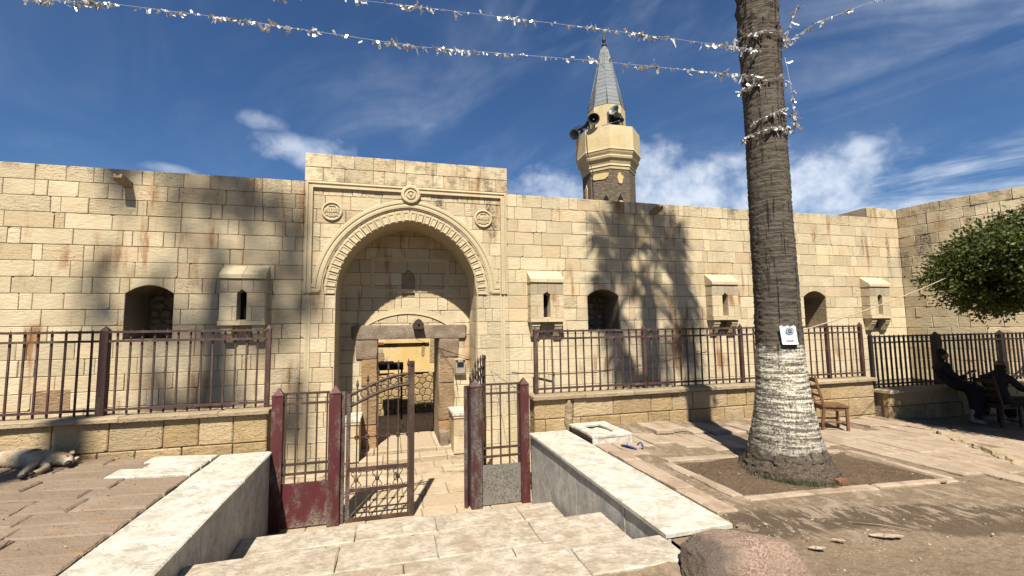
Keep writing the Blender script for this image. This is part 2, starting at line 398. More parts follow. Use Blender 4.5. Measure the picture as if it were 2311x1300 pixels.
# ------------------------------------------------------------------ object helpers
MW = {}
def put(name, mesh, mat, parent=None, M=None, **props):
    """link one mesh object; M is its world matrix (or a location)"""
    if M is None: M = Matrix.Identity(4)
    elif not isinstance(M, Matrix): M = Matrix.Translation(Vector(M))
    o = bpy.data.objects.new(name, mesh); col.objects.link(o)
    if mat and not mesh.materials: mesh.materials.append(MATS[mat])
    MW[o] = M
    if parent is not None:
        o.parent = parent; o.matrix_basis = MW[parent].inverted() @ M
    else: o.matrix_basis = M
    for k, v in props.items(): o[k] = v
    return o
def thing(name, label, category, base=(0, 0, 0), rz=0., group=None):
    o = bpy.data.objects.new(name, None); col.objects.link(o); o.empty_display_size = .2
    M = Matrix.Translation(Vector(base)) @ Matrix.Rotation(rz, 4, 'Z'); MW[o] = M; o.matrix_basis = M
    o['label'] = label; o['category'] = category; o['kind'] = 'thing'
    if group: o['group'] = group
    return o
def tag(o, label, category, group=None):
    o['label'] = label; o['category'] = category
    if group: o['group'] = group
    return o

class B:
    """collects geometry for one mesh"""
    def __init__(s): s.v = []; s.f = []; s.sm = []
    def add(s, vs, fs, smooth=False):
        k = len(s.v); s.v += [tuple(p) for p in vs]; s.f += [tuple(i+k for i in f) for f in fs]; s.sm += [smooth]*len(fs); return s
    def box(s, c, d, M=None, taper=1.):
        x, y, z = d[0]/2, d[1]/2, d[2]/2
        vs = [Vector((a*x*(taper if e > 0 else 1), b*y*(taper if e > 0 else 1), e*z)) for e in (-1, 1) for a, b in ((-1, -1), (1, -1), (1, 1), (-1, 1))]
        if M is not None: vs = [M @ p for p in vs]
        vs = [p+Vector(c) for p in vs]
        return s.add(vs, [(3, 2, 1, 0), (4, 5, 6, 7), (0, 1, 5, 4), (1, 2, 6, 5), (2, 3, 7, 6), (3, 0, 4, 7)])
    def bar(s, a, b, wd, dp=None, upv=(0, 0, 1)):
        """square bar from a to b"""
        a, b = Vector(a), Vector(b); d = b-a; L = d.length; d.normalize()
        u = Vector(upv)
        if abs(d.dot(u)) > .98: u = Vector((0, 1, 0))
        x = d.cross(u).normalized(); y = x.cross(d)
        M = Matrix((x, y, d)).transposed()
        return s.box((a+b)/2, (wd, dp or wd, L), M)
    def tube(s, pts, r, n=6, closed=False, cap=True, smooth=True):
        pts = [Vector(p) for p in pts]; m = len(pts); rr = r if hasattr(r, '__len__') else [r]*m
        rings = []; prev = None
        for i, p in enumerate(pts):
            a = pts[(i-1) % m] if (closed or i) else p; b = pts[(i+1) % m] if (closed or i < m-1) else p
            t = (b-a).normalized() if (b-a).length > 1e-9 else Vector((0, 0, 1))
            if prev is None:
                u = Vector((0, 0, 1)) if abs(t.z) < .9 else Vector((1, 0, 0)); nx = t.cross(u).normalized()
            else: nx = (prev - t*prev.dot(t)).normalized()
            prev = nx; ny = t.cross(nx)
            rings.append([p+(nx*cos(2*pi*k/n)+ny*sin(2*pi*k/n))*rr[i] for k in range(n)])
        vs = [q for rg in rings for q in rg]; fs = []
        for i in range(m if closed else m-1):
            for k in range(n):
                j = (i+1) % m; fs.append((i*n+k, i*n+(k+1) % n, j*n+(k+1) % n, j*n+k))
        if cap and not closed: fs += [tuple(range(n))[::-1], tuple((m-1)*n+k for k in range(n))]
        return s.add(vs, fs, smooth)
    def lathe(s, prof, n=24, c=(0, 0, 0), smooth=True, rot=0., M=None):
        """profile [(r, z)] turned about the vertical"""
        vs = []; fs = []; m = len(prof)
        for r, z in prof:
            for k in range(n):
                a = 2*pi*k/n+rot; vs.append(Vector((r*cos(a), r*sin(a), z)))
        if M is not None: vs = [M @ p for p in vs]
        vs = [p+Vector(c) for p in vs]
        for i in range(m-1):
            for k in range(n): fs.append((i*n+k, i*n+(k+1) % n, (i+1)*n+(k+1) % n, (i+1)*n+k))
        if prof[0][0] > 1e-6: fs.append(tuple(range(n))[::-1])
        if prof[-1][0] > 1e-6: fs.append(tuple((m-1)*n+k for k in range(n)))
        return s.add(vs, fs, smooth)
    def prism(s, poly, y0, y1):
        """polygon in the XZ plane (counter-clockwise seen from -Y) from y0 (front) to y1"""
        n = len(poly)
        vs = [(x, y0, z) for x, z in poly]+[(x, y1, z) for x, z in poly]
        fs = [tuple(range(n)), tuple(range(2*n-1, n-1, -1))]+[(n+i, n+(i+1) % n, (i+1) % n, i) for i in range(n)]
        return s.add(vs, fs)
    def mesh(s, name='mesh', mat=None):
        me = bpy.data.meshes.new(name); me.from_pydata(s.v, [], s.f); me.update()
        if any(s.sm): me.polygons.foreach_set('use_smooth', s.sm)
        if mat: me.materials.append(MATS[mat])
        return me

def inset(poly, d):
    """shrink a counter-clockwise polygon by d"""
    n = len(poly); out = []
    for i in range(n):
        p0, p1, p2 = Vector(poly[i-1]), Vector(poly[i]), Vector(poly[(i+1) % n])
        a = (p1-p0); b = (p2-p1)
        if a.length < 1e-9 or b.length < 1e-9: out.append(tuple(p1)); continue
        a.normalize(); b.normalize()
        na, nb = Vector((-a.y, a.x)), Vector((-b.y, b.x))
        m = na+nb
        if m.length < .2: m = na
        m.normalize(); k = max(.4, m.dot(na)); q = p1+m*(d/k); out.append((q.x, q.y))
    return out
def stone(poly, gap=.0042, bev=.008, depth=.10, raise_=0., jit=.0):
    """block face polygon (x, z) around its own origin; front towards -Y"""
    a = inset(poly, gap); f = inset(poly, gap+bev); n = len(poly)
    if jit: f = [(x+R.uniform(-jit, jit), z+R.uniform(-jit, jit)) for x, z in f]
    vs = [(x, -raise_+(R.uniform(-jit, jit) if jit else 0), z) for x, z in f]+[(x, -raise_+bev, z) for x, z in a]+[(x, depth, z) for x, z in a]
    fs = [tuple(range(n))]
    for i in range(n):
        j = (i+1) % n; fs += [(n+i, n+j, j, i), (2*n+i, 2*n+j, n+j, n+i)]
    return B().add(vs, fs)
_cache = {}
def rect_stone(wd, h, var=0, **kw):
    key = (round(wd, 3), round(h, 3), var, tuple(sorted(kw.items())))
    if key not in _cache:
        q = [(-wd/2, -h/2), (wd/2, -h/2), (wd/2, h/2), (-wd/2, h/2)]
        if R.random() < .45 and wd > .2:            # a knocked-off corner
            k = R.randrange(4); c = q[k]; a, b_ = q[k-1], q[(k+1) % 4]; u, v_ = R.uniform(.02, .06), R.uniform(.02, .05)
            lp = lambda p, o, d: (p[0]+(o[0]-p[0])*d/hypot(o[0]-p[0], o[1]-p[1]), p[1]+(o[1]-p[1])*d/hypot(o[0]-p[0], o[1]-p[1]))
            q[k:k+1] = [lp(c, a, u), lp(c, b_, v_)]
        _cache[key] = stone(q, jit=.004, **kw).mesh('stone_block')
    return _cache[key]

class Opening:
    def __init__(s, xa, xb, zb, top): s.xa, s.xb, s.zb, s.top = xa, xb, zb, top   # top(x) -> height of the opening
def clip_block(x0, x1, z0, z1, ops):
    """the pieces of a rectangle left over round the openings; None = untouched"""
    hit = [o for o in ops if o.xa < x1-.004 and o.xb > x0+.004 and z1 > o.zb+.004 and z0 < max(o.top(o.xa+(o.xb-o.xa)*k/20) for k in range(21))-.004]
    if not hit: return None
    o = hit[0]; e = 1e-5
    xs = [x0, x1]+[x for x in (o.xa-e, o.xa+e, o.xb-e, o.xb+e) if x0 < x < x1]
    a, b = max(x0, o.xa), min(x1, o.xb); n = max(2, int((b-a)/.07)+1)
    xs += [a+(b-a)*k/n for k in range(n+1)]
    xs = sorted(set(round(min(max(x, x0), x1), 6) for x in xs))
    low = lambda x: max(z0, min(z1, o.top(min(max(x, o.xa), o.xb)))) if o.xa < x < o.xb else z0
    runs = []; cur = []
    for x in xs:
        lz = low(x)
        if lz < z1-.02: cur.append((x, lz))
        else:
            if len(cur) > 1: runs.append(cur)
            cur = []
    if len(cur) > 1: runs.append(cur)
    out = []
    for c in runs:
        if c[-1][0]-c[0][0] < .03: continue
        pts = []
        for q in c+[(c[-1][0], z1), (c[0][0], z1)]:
            if pts and hypot(q[0]-pts[-1][0], q[1]-pts[-1][1]) < 1e-3: continue
            pts.append(q)
        k = 0
        while k < len(pts) and len(pts) > 3:       # drop points on straight edges
            p, q, r = pts[k-1], pts[k], pts[(k+1) % len(pts)]
            if abs((q[0]-p[0])*(r[1]-p[1])-(q[1]-p[1])*(r[0]-p[0])) < 2e-6: pts.pop(k)
            else: k += 1
        out.append(pts)
    return out
CH = .308; ZTOP = 4.99
def course_cuts(x0, x1, rnd, lo=.40, hi=.80, short=.45):
    xs = [x0]; x = x0-rnd.uniform(0, .35)
    while True:
        x += round(rnd.uniform(lo, hi)/.04)*.04
        if x > x0+.12:
            if x > x1-.15: break
            xs.append(x)
        if rnd.random() < short:
            x += rnd.choice((.16, .2, .24))
            if x0+.12 < x < x1-.15 and x-xs[-1] > .1: xs.append(x)
    xs.append(x1); return xs
def lay_wall(parent, x0, x1, z_from, z_to, yf, ops, rnd, lo=.40, hi=.80, stuff_below=None, mat='limestone', short=.45, gap=.0042, mats=None, skip=None):
    """ashlar courses on the face y = yf; one object per block"""
    nb = 0; low = B(); n = int(round((z_to-z_from)/CH)); ch = (z_to-z_from)/n
    for k in range(n):
        za = z_to-(k+1)*ch; zb = z_to-k*ch
        xs = course_cuts(x0, x1, rnd, lo, hi, short)
        for a, b in zip(xs, xs[1:]):
            if skip and skip(a, b, za, zb): continue
            pcs = clip_block(a, b, za, zb, ops); dy = rnd.uniform(-.006, .004)
            m = mat if rnd.random() > (.32 if za > ZTOP-3.2*CH else .09) else (mats or 'limestone_rough')
            joined = stuff_below is not None and zb < stuff_below+.01
            if pcs is None and not joined:
                var = rnd.randrange(2)
                me = rect_stone(b-a, ch, var if m == mat else var+5, gap=gap)
                put('stone_block', me, m, parent, ((a+b)/2, yf+dy, (za+zb)/2)); nb += 1
            else:
                for poly in (pcs if pcs is not None else [[(a, za), (b, za), (b, zb), (a, zb)]]):
                    cx = sum(p[0] for p in poly)/len(poly); cz = sum(p[1] for p in poly)/len(poly)
                    bb = stone([(x-cx, z-cz) for x, z in poly], gap=gap, bev=.006)
                    if joined: low.add([(x+cx, y+yf+dy, z+cz) for x, y, z in bb.v], bb.f)
                    else: put('stone_block', bb.mesh('stone_block'), m, parent, (cx, yf+dy, cz)); nb += 1
    if low.v: put('lower_stone_blocks', low.mesh('lower_stone_blocks'), mat, parent, kind='stuff')
    return nb
def core(parent, x0, x1, z0, z1, y0, y1, ops, mat='core_stone'):
    """the mass of a wall behind its facing, left open at the openings"""
    bb = B(); xs = sorted(set([x0, x1]+[x for o in ops for x in (o.xa, o.xb)]))
    for a, b in zip(xs, xs[1:]):
        mid = (a+b)/2; os_ = sorted([o for o in ops if o.xa < mid < o.xb], key=lambda o: o.zb)
        z = z0
        for i, o in enumerate(os_):
            if o.zb > z+.002: bb.prism([(a, z), (b, z), (b, o.zb), (a, o.zb)], y0, y1)
            nxt = os_[i+1].zb if i+1 < len(os_) else z1
            n = max(1, int((b-a)/.06)); cur = [(a+(b-a)*k/n, o.top(a+(b-a)*k/n)) for k in range(n+1)]
            if max(c[1] for c in cur) >= nxt-.01: z = nxt; continue
            bb.prism(cur+[(b, nxt), (a, nxt)], y0, y1); z = nxt
        if z < z1-.002: bb.prism([(a, z), (b, z), (b, z1), (a, z1)], y0, y1)
    return put('wall_core', bb.mesh('wall_core'), mat, parent)

def sweep_xz(path, prof, closed=False):
    """moulding: profile [(offset to the left of travel, y)] swept along a path in the XZ plane, mitred"""
    n = len(path); m = len(prof); rings = []
    for i in range(n):
        p = Vector(path[i]); a = Vector(path[i-1]) if (i or closed) else None; b = Vector(path[(i+1) % n]) if (i < n-1 or closed) else None
        d1 = (p-a).normalized() if a is not None else None; d2 = (b-p).normalized() if b is not None else None
        if d1 is None: d1 = d2
        if d2 is None: d2 = d1
        n1, n2 = Vector((-d1.y, d1.x)), Vector((-d2.y, d2.x)); mm = (n1+n2).normalized(); k = max(.35, mm.dot(n1))
        rings.append([(p.x+mm.x*o/k, y, p.y+mm.y*o/k) for o, y in prof])
    vs = [q for r_ in rings for q in r_]; fs = []
    for i in range(n if closed else n-1):
        j = (i+1) % n
        for k in range(m-1): fs.append((i*m+k, j*m+k, j*m+k+1, i*m+k+1))
    if not closed: fs += [tuple(range(m)), tuple((n-1)*m+k for k in range(m))[::-1]]
    return B().add(vs, fs)
def slab_mesh(sx, sy, sz, bev=.008, jit=.006, var=0):
    """slab with slightly uneven, worn edges"""
    key = ('slab', round(sx, 3), round(sy, 3), round(sz, 3), bev, jit, var)
    if key in _cache: return _cache[key]
    cs = [(-sx/2, -sy/2), (sx/2, -sy/2), (sx/2, sy/2), (-sx/2, sy/2)]; pts = []
    for a, b_ in zip(cs, cs[1:]+cs[:1]):
        m = 3 if max(sx, sy) < 1.6 else 5
        for k in range(m):
            t = (k+(R.uniform(-.25, .25) if k else 0))/m; pts.append((a[0]+(b_[0]-a[0])*t+R.uniform(-jit, jit)*.7, a[1]+(b_[1]-a[1])*t+R.uniform(-jit, jit)*.7))
    n = len(pts); tp = [(x*(1-R.uniform(.6, 2.2)*bev/(sx/2)), y*(1-R.uniform(.6, 2.2)*bev/(sy/2))) for x, y in pts]
    vs = [(x, y, sz+R.uniform(-jit, jit)*.25) for x, y in tp]+[(x, y, sz-bev*R.uniform(.7, 1.5)) for x, y in pts]+[(x, y, 0) for x, y in pts]
    fs = [tuple(range(n))]
    for i in range(n):
        j = (i+1) % n; fs += [(n+i, n+j, j, i), (2*n+i, 2*n+j, n+j, n+i)]
    _cache[key] = B().add(vs, fs).mesh('slab'); return _cache[key]
def skin(verts, edges, radii, root=0, sub=2):
    """one continuous body grown round a skeleton"""
    me = bpy.data.meshes.new('body'); me.from_pydata(verts, edges, []); me.update()
    ob = bpy.data.objects.new('tmp_body', me); col.objects.link(ob)
    ob.modifiers.new('skin', 'SKIN').use_smooth_shade = True
    sv = me.skin_vertices[0].data
    for i, r_ in enumerate(radii):
        sv[i].radius = r_ if hasattr(r_, '__len__') else (r_, r_)
        sv[i].use_root = (i == root)
    m2 = ob.modifiers.new('sub', 'SUBSURF'); m2.levels = sub; m2.render_levels = sub
    dg = bpy.context.evaluated_depsgraph_get(); out = bpy.data.meshes.new_from_object(ob.evaluated_get(dg))
    bpy.data.objects.remove(ob); bpy.data.meshes.remove(me)
    for p in out.polygons: p.use_smooth = True
    return out
def blob(c, r, n=10, m=7, M=None, k=.0, seed=0):
    """small lumpy ellipsoid"""
    b = B(); vs = []; fs = []
    for i in range(m+1):
        t = pi*i/m
        for j in range(n):
            a = 2*pi*j/n; d = Vector((sin(t)*cos(a), sin(t)*sin(a), cos(t)))
            q = 1+k*noise.noise(d*2.1+Vector((seed, 0, 0)))
            vs.append(Vector((d.x*r[0]*q, d.y*r[1]*q, d.z*r[2]*q)))
    for i in range(m):
        for j in range(n): fs.append((i*n+j, (i+1)*n+j, (i+1)*n+(j+1) % n, i*n+(j+1) % n))
    if M is not None: vs = [M @ p for p in vs]
    return b.add([p+Vector(c) for p in vs], fs, True)
def rough_box(c, d, seed, k=.02, n=4):
    """hand-dressed stone: a subdivided box with uneven faces"""
    bm = bmesh.new(); bmesh.ops.create_cube(bm, size=1); bmesh.ops.subdivide_edges(bm, edges=bm.edges, cuts=n, use_grid_fill=True)
    for v in bm.verts:
        p = Vector((v.co.x*d[0], v.co.y*d[1], v.co.z*d[2])); q = p*3.1+Vector((seed*7.3, seed, 0))
        e = noise.noise_vector(q)*k
        edge = sum(1 for a in v.co if abs(a) > .49)
        if edge >= 2: p *= 1-.012*edge
        v.co = p+e
    me = bpy.data.meshes.new('rough_stone'); bm.to_mesh(me); bm.free(); return me
def sstep(a, b, x):
    t = min(1, max(0, (x-a)/(b-a))); return t*t*(3-2*t)


# ------------------------------------------------------------------ the ground
def zg(x, y):
    z = 0.
    if x > 2.9: z -= .035*(x-2.9)
    if x < -2.3: z -= .045*(x+2.3)
    z = max(-.6, min(.4, z))
    f = 1-sstep(2.85, 3.12, y)
    z -= .13*f*(1-sstep(2.2, 3.3, x))+.04*f
    if x > 3.3: z += .09*sstep(6.6, 7.4, y)*(1-.5*sstep(6.5, 8, x))*sstep(3.3, 4.2, x)
    return z
PIT = (3.58, 6.53, 4.13, 5.42)      # x0, x1, y0, y1
def soil_z(x, y):
    z = zg(x, y)
    if PIT[0]+.05 < x < PIT[1]-.05 and PIT[2]+.05 < y < PIT[3]-.05: return z-.06
    if -2.36 < x < -1.5 or 2.1 < x < 2.97: return z-.06
    if x > 2.9: z += -.016+.014*noise.noise(Vector((x*1.3, y*1.3, 3)))+.010*noise.noise(Vector((x*4.1, y*4.1, 7)))
    elif x < -2.3: z -= .02
    else: z += .012*noise.noise(Vector((x*2, y*2, 1)))
    bx_, by_ = (x-2.48)/.62, (y-2.87)/.42
    return z+.045*math.exp(-(bx_*bx_+by_*by_)**2)*(1+.8*noise.noise(Vector((x*7, y*7, 2))))
def lin(a, b, s): n = max(1, int(round((b-a)/s))); return [a+(b-a)*k/n for k in range(n+1)]
def grid_sheet(name, X, Y, zf, mat, hole=None, **props):
    idx = {}; vs = []; fs = []
    for j, y in enumerate(Y):
        for i, x in enumerate(X): idx[i, j] = len(vs); vs.append((x, y, zf(x, y)))
    for j in range(len(Y)-1):
        for i in range(len(X)-1):
            if hole and hole((X[i]+X[i+1])/2, (Y[j]+Y[j+1])/2): continue
            fs.append((idx[i, j], idx[i+1, j], idx[i+1, j+1], idx[i, j+1]))
    b = B(); b.add(vs, fs, True)
    return put(name, b.mesh(name), mat, None, **props)
GX = lin(-90, -9, 9)+lin(-9, -2, .25)[1:]+[-1.72]+lin(-1.6, 2.2, .2)+[2.33]+lin(2.4, 10.5, .08)+lin(10.5, 18, .25)[1:]+lin(18, 90, 9)[1:]
GY = lin(-90, -3, 8)+lin(-3, 2, .25)[1:]+lin(2, 3.0, .07)[1:]+[3.1]+lin(3.2, 7.52, .08)+[7.9]
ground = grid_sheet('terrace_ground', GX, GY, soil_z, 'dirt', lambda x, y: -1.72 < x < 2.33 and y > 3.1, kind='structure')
yard = grid_sheet('yard_ground', lin(-150, -10, 20)+lin(-10, 20, 2)[1:]+lin(20, 150, 20)[1:], lin(-150, 6, 20)+lin(6, 30, 2)[1:]+lin(30, 170, 20)[1:], lambda x, y: -1.175, 'yard_dirt', kind='structure')

def lay_slab(parent, name, x, y, sx, sy, top, mat, th=.05, tilt=0., rz=0., var=0, bev=.008, jit=.008):
    me = slab_mesh(sx, sy, th, bev, jit, var)
    M = Matrix.Translation((x, y, top-th)) @ Matrix.Rotation(rz, 4, 'Z') @ Matrix.Rotation(tilt, 4, 'Y') @ Matrix.Rotation(R.uniform(-.004, .004), 4, 'X')
    key = mat
    me2 = me
    if me.materials and me.materials[0] != MATS[mat]:
        k2 = ('m', me.name, mat)
        if k2 not in _cache: _cache[k2] = me.copy(); _cache[k2].materials.clear()
        me2 = _cache[k2]
    return put(name, me2, mat, parent, M)
# left forecourt: pinkish slabs in rows
y = 2.6; r = random.Random(3)
while y < 7.58:
    wd = r.choice((.30, .34, .38)); wd = min(wd, 7.58-y)
    x = -2.36
    if wd < .1: break
    while x > -7.2:
        L = r.choice((.44, .56, .68, .8, .92)); cx, cy = x-L/2, y+wd/2
        white = (-3.2 < cx < -2.36) and cy > 6.72
        lay_slab(ground, 'paving_slab', cx, cy, L-.013, wd-.018, zg(cx, cy)+r.uniform(-.010, .010)+(.012 if white else 0), 'marble_cap' if white else 'paving_pink', .06, atan2(.045, 1)+r.uniform(-.008, .008), r.uniform(-.012, .012), r.randrange(4), .013, .012)
        x -= L
    y += wd
# right square: worn strips of slabs, some missing, dirt lying over them
x = 2.985
while x < 10.2:
    wd = r.choice((.26, .30, .34, .40)); y = 3.3+r.uniform(-.3, .2)
    while y < 6.95:
        L = r.choice((.5, .65, .8, .95, 1.1)); cx, cy = x+wd/2, y+L/2
        pit = PIT[0]-.18 < cx+wd/2 and cx-wd/2 < PIT[1]+.16 and PIT[2]-.16 < cy+L/2 and cy-L/2 < PIT[3]+.16
        if not pit and not (cy-L/2 < 3.75 and cx > 3.45) and r.random() > (.20 if cx < 3.6 else .06):
            lay_slab(ground, 'paving_slab', cx, cy, wd-.015, L-.015, zg(cx, cy)+r.uniform(-.007, .008)+(.006 if cy > 3.9 else -.006), 'paving_worn', .06, atan2(.035, 1), r.uniform(-.012, .012), r.randrange(4), .012, .012)
        y += L
    x += wd
# stone strips framing the tree pit
pk = [((PIT[0]+.4, PIT[2]-.05), (.84, .13)), ((PIT[0]+1.28, PIT[2]-.045), (.86, .14)), ((PIT[0]+2.2, PIT[2]-.05), (.92, .11)), ((PIT[0]+2.82, PIT[2]-.05), (.3, .12)),
      ((PIT[0]+.5, PIT[3]+.06), (1.05, .15)), ((PIT[0]+1.5, PIT[3]+.06), (.9, .12)), ((PIT[0]+2.45, PIT[3]+.06), (.95, .12)),
      ((PIT[0]-.07, PIT[2]+.36), (.13, .70)), ((PIT[0]-.07, PIT[2]+1.0), (.14, .55)), ((PIT[1]+.06, PIT[2]+.4), (.10, .8)), ((PIT[1]+.06, PIT[2]+1.03), (.10, .5))]
for (cx, cy), (sx, sy) in pk:
    lay_slab(ground, 'kerb_strip', cx, cy, sx, sy, zg(cx, cy)+r.uniform(-.002, .014), 'paving_worn', .10, atan2(.035, 1), r.uniform(-.02, .02), 0, .012, .012)
pit = grid_sheet('tree_pit_soil', lin(PIT[0]-.02, PIT[1]+.02, .09), lin(PIT[2]-.02, PIT[3]+.02, .09),
                 lambda x, y: zg(x, y)-.028+.03*noise.noise(Vector((x*2.2, y*2.2, 9)))+.075*max(0, 1-hypot(x-4.85, y-4.8)/1.0), 'pit_soil', kind='structure')
# worn raised kerb at the right edge of the square
kb = thing('stone_kerb', 'low worn stone kerb crossing the sunlit paving in front of the seated men', 'kerb', (8.9, 5.2, zg(8.9, 5.2)))
kp = [(9.5, 6.05), (9.2, 5.62), (8.86, 5.12), (8.5, 4.62), (8.2, 4.25)]
for (xa, ya), (xb, yb) in zip(kp, kp[1:]):
    L = hypot(xb-xa, yb-ya); n = 6; b = B(); vs = []; fs = []
    for i in range(n+1):
        for (dx, dz) in ((-.12, -.08), (-.105, .015), (-.055, .05), (.05, .055), (.10, .02), (.12, -.08)):
            t = -L/2+L*i/n; e = noise.noise(Vector((xa*9+t*6, dx*20, dz*9)))*.05
            vs.append((dx+e, t*.985, dz+e*.8))
    for i in range(n):
        for k in range(5): fs.append((i*6+k, i*6+k+1, (i+1)*6+k+1, (i+1)*6+k))
    fs += [tuple(range(6))[::-1], tuple(n*6+k for k in range(6))]
    b.add(vs, fs)
    cx, cy = (xa+xb)/2, (ya+yb)/2
    put('kerb_stone', b.mesh('kerb_stone'), 'coping_stone', kb, Matrix.Translation((cx, cy, zg(cx, cy)-.01)) @ Matrix.Rotation(atan2(yb-ya, xb-xa)-pi/2, 4, 'Z'))

# ------------------------------------------------------------------ stairs down to the gate
SX0, SX1 = -1.67, 2.22
TREADS = [(0., 3.13, 3.55), (-.23, 3.55, 4.68), (-.46, 4.68, 5.2), (-.69, 5.2, 6.3), (-.92, 6.3, 6.85)]
b = B(); ends = [(3.19, -1.3)]
for z, ya, yb in TREADS: ends += [(max(ya, 3.19)-.0, z-.045), (yb-.03, z-.045)]
ends += [(6.82, -1.3)]
n = len(ends); vs = [(SX0+.02, y, z) for y, z in ends]+[(SX1-.05, y, z) for y, z in ends]
b.add(vs, [tuple(range(n)), tuple(range(2*n-1, n-1, -1))]+[(i, n+i, n+(i+1) % n, (i+1) % n) for i in range(n)])
stairs = put('stairs', b.mesh('stairs'), 'coping_stone', None, kind='structure')
r = random.Random(8)
for z, ya, yb in TREADS:
    xs = [SX0]; first = True
    while xs[-1] < SX1-.7: xs.append(xs[-1]+r.uniform(.85, 1.25))
    xs[-1] = SX1 if SX1-xs[-1] < .5 else xs[-1]
    if xs[-1] != SX1: xs.append(SX1)
    ys = [ya, yb] if yb-ya < .7 else [ya, ya+(yb-ya)*.56, yb]
    for y0, y1 in zip(ys, ys[1:]):
        sh = 0 if y0 == ya else .3
        xx = [SX0]+[min(max(x+sh, SX0+.2), SX1-.2) for x in xs[1:-1]]+[SX1]
        for x0, x1 in zip(xx, xx[1:]):
            lay_slab(stairs, 'tread_slab', (x0+x1)/2, (y0+y1)/2, x1-x0-.006, y1-y0-.005, z+r.uniform(-.003, .003), 'marble_tread', .045, r.uniform(-.003, .003), 0, r.randrange(9), .008, .006)
# marble-clad side walls of the stairs
def cheek(xf, xo, ya, yb, splits, label, sgn):
    t = thing('cheek_wall', label, 'low wall', ((xf+xo)/2, (ya+yb)/2, -1.15))
    a, c = sorted((xf+sgn*.06, xo-sgn*.04))
    put('wall_core', B().box(((a+c)/2, (ya+yb)/2, -.62), (c-a, yb-ya-.06, 1.14)).mesh('wall_core'), 'core_stone', t)
    ys = [ya]+splits+[yb]
    for y0, y1 in zip(ys, ys[1:]):
        k = 1 if y1-y0 > .8 else 0
        lay_slab(t, 'cap_slab', (xf+xo)/2, (y0+y1)/2, abs(xo-xf), y1-y0-.012, .0+R.uniform(0, .006), 'marble_cap', .045, 0, R.uniform(-.004, .004)*(1-k), R.randrange(99), .010, .008)
    y = yb-.02; rr = random.Random(int(yb*100))
    while y > ya+.1:
        L = min(rr.choice((.42, .62, .8, .95)), y-ya)
        th = rr.uniform(.026, .034)
        put('marble_panel', B().box((0, 0, 0), (th, L-.008, 1.08)).mesh('marble_panel'), 'marble_panel', t, (xf+sgn*(.055-th/2), y-L/2, -.595))
        y -= L
    return t
cheek(-1.65, -2.33, 2.2, 7.58, [3.2, 4.7, 6.2], 'marble-clad side wall of the stairs along the pink paving with the dog', -1)
ch = cheek(2.27, 2.95, 3.55, 7.46, [4.28], 'marble-clad side wall of the stairs between the steps and the palm square', 1)

# ------------------------------------------------------------------ yard paving behind the gate
r = random.Random(21); y = 6.85
while y < 10.55:
    wd = r.choice((.42, .5, .58)); x = -2.6+r.uniform(-.3, 0); wd = min(wd, 10.58-y)
    if wd < .12: break
    while x < 3.2:
        L = r.choice((.4, .55, .7, .85)); cx, cy = x+L/2, y+wd/2
        lay_slab(yard, 'yard_slab', cx, cy, L-.012, wd-.012, -1.15+r.uniform(-.006, .006), 'paving_yard', .06, r.uniform(-.004, .004), r.uniform(-.01, .01), r.randrange(3), .01, .01)
        x += L
    y += wd
for (y0, y1, zt) in ((10.58, 11.02, -1.06), (11.02, 12.65, -.98)):
    x = -1.12
    while x < 1.9:
        L = r.choice((.6, .8, 1.0)); L = min(L, 1.945-x)
        if L < .15: break
        lay_slab(yard, 'threshold_step', x+L/2, (y0+y1)/2, L-.01, y1-y0-.01, zt+r.uniform(-.004, .004), 'paving_yard', .16, 0, 0, r.randrange(3), .014, .008); x += L
y = 12.65
while y < 16.2:
    x = -2.2
    while x < 3.4:
        L = r.choice((.5, .7, .9)); lay_slab(yard, 'court_slab', x+L/2, y+.28, L-.012, .548, -1.08+r.uniform(-.005, .005), 'paving_yard', .08, 0, 0, r.randrange(3), .01, .008); x += L
    y += .56

# ------------------------------------------------------------------ terrace parapet walls
def parapet(label, x0, x1, yf, thick, ztop, zs, rnd, ends=(False, False), name='parapet_wall', zbase=-1.17, group=None):
    t = thing(name, label, 'wall', ((x0+x1)/2, yf+thick/2, zbase))
    put('wall_core', B().box(((x0+x1)/2, yf+thick/2+.02, (zbase+ztop-.06)/2), (x1-x0-.06, thick-.06, ztop-.06-zbase)).mesh('wall_core'), 'core_stone', t)
    for za, zb in zip(zs, zs[1:]):
        xs = [x0]; x = x0-rnd.uniform(0, .3)
        while x < x1-.75:
            x += rnd.choice((.44, .56, .64, .76))
            if x > x0+.2: xs.append(x)
        if x1-xs[-1] < .2: xs.pop()
        xs.append(x1)
        for a, c in zip(xs, xs[1:]):
            put('stone_block', rect_stone(c-a, zb-za, rnd.randrange(2)+20, gap=.005, bev=.012), 'terrace_stone', t, ((a+c)/2, yf+rnd.uniform(-.008, .004), (za+zb)/2))
    for e, (flag, xe) in enumerate(zip(ends, (x0, x1))):
        if flag:
            for za, zb in zip(zs, zs[1:]):
                put('end_block', rect_stone(thick-.03, zb-za, 30, gap=.005, bev=.012), 'terrace_stone', t, Matrix.Translation((xe+(.02 if e == 0 else -.02), yf+thick/2+.012, (za+zb)/2)) @ Matrix.Rotation(-pi/2 if e == 0 else pi/2, 4, 'Z'))
    x = x0-.03
    while x < x1:
        L = min(rnd.choice((.95, 1.2, 1.5)), x1+.03-x)
        if x1-(x+L) < .3: L = x1+.03-x
        lay_slab(t, 'coping_slab', x+L/2, yf+thick/2-.01, L-.008, thick+.12, ztop+rnd.uniform(-.004, .004), 'coping_stone', .065, rnd.uniform(-.003, .003), 0, rnd.randrange(3), .014, .008)
        x += L
    return t
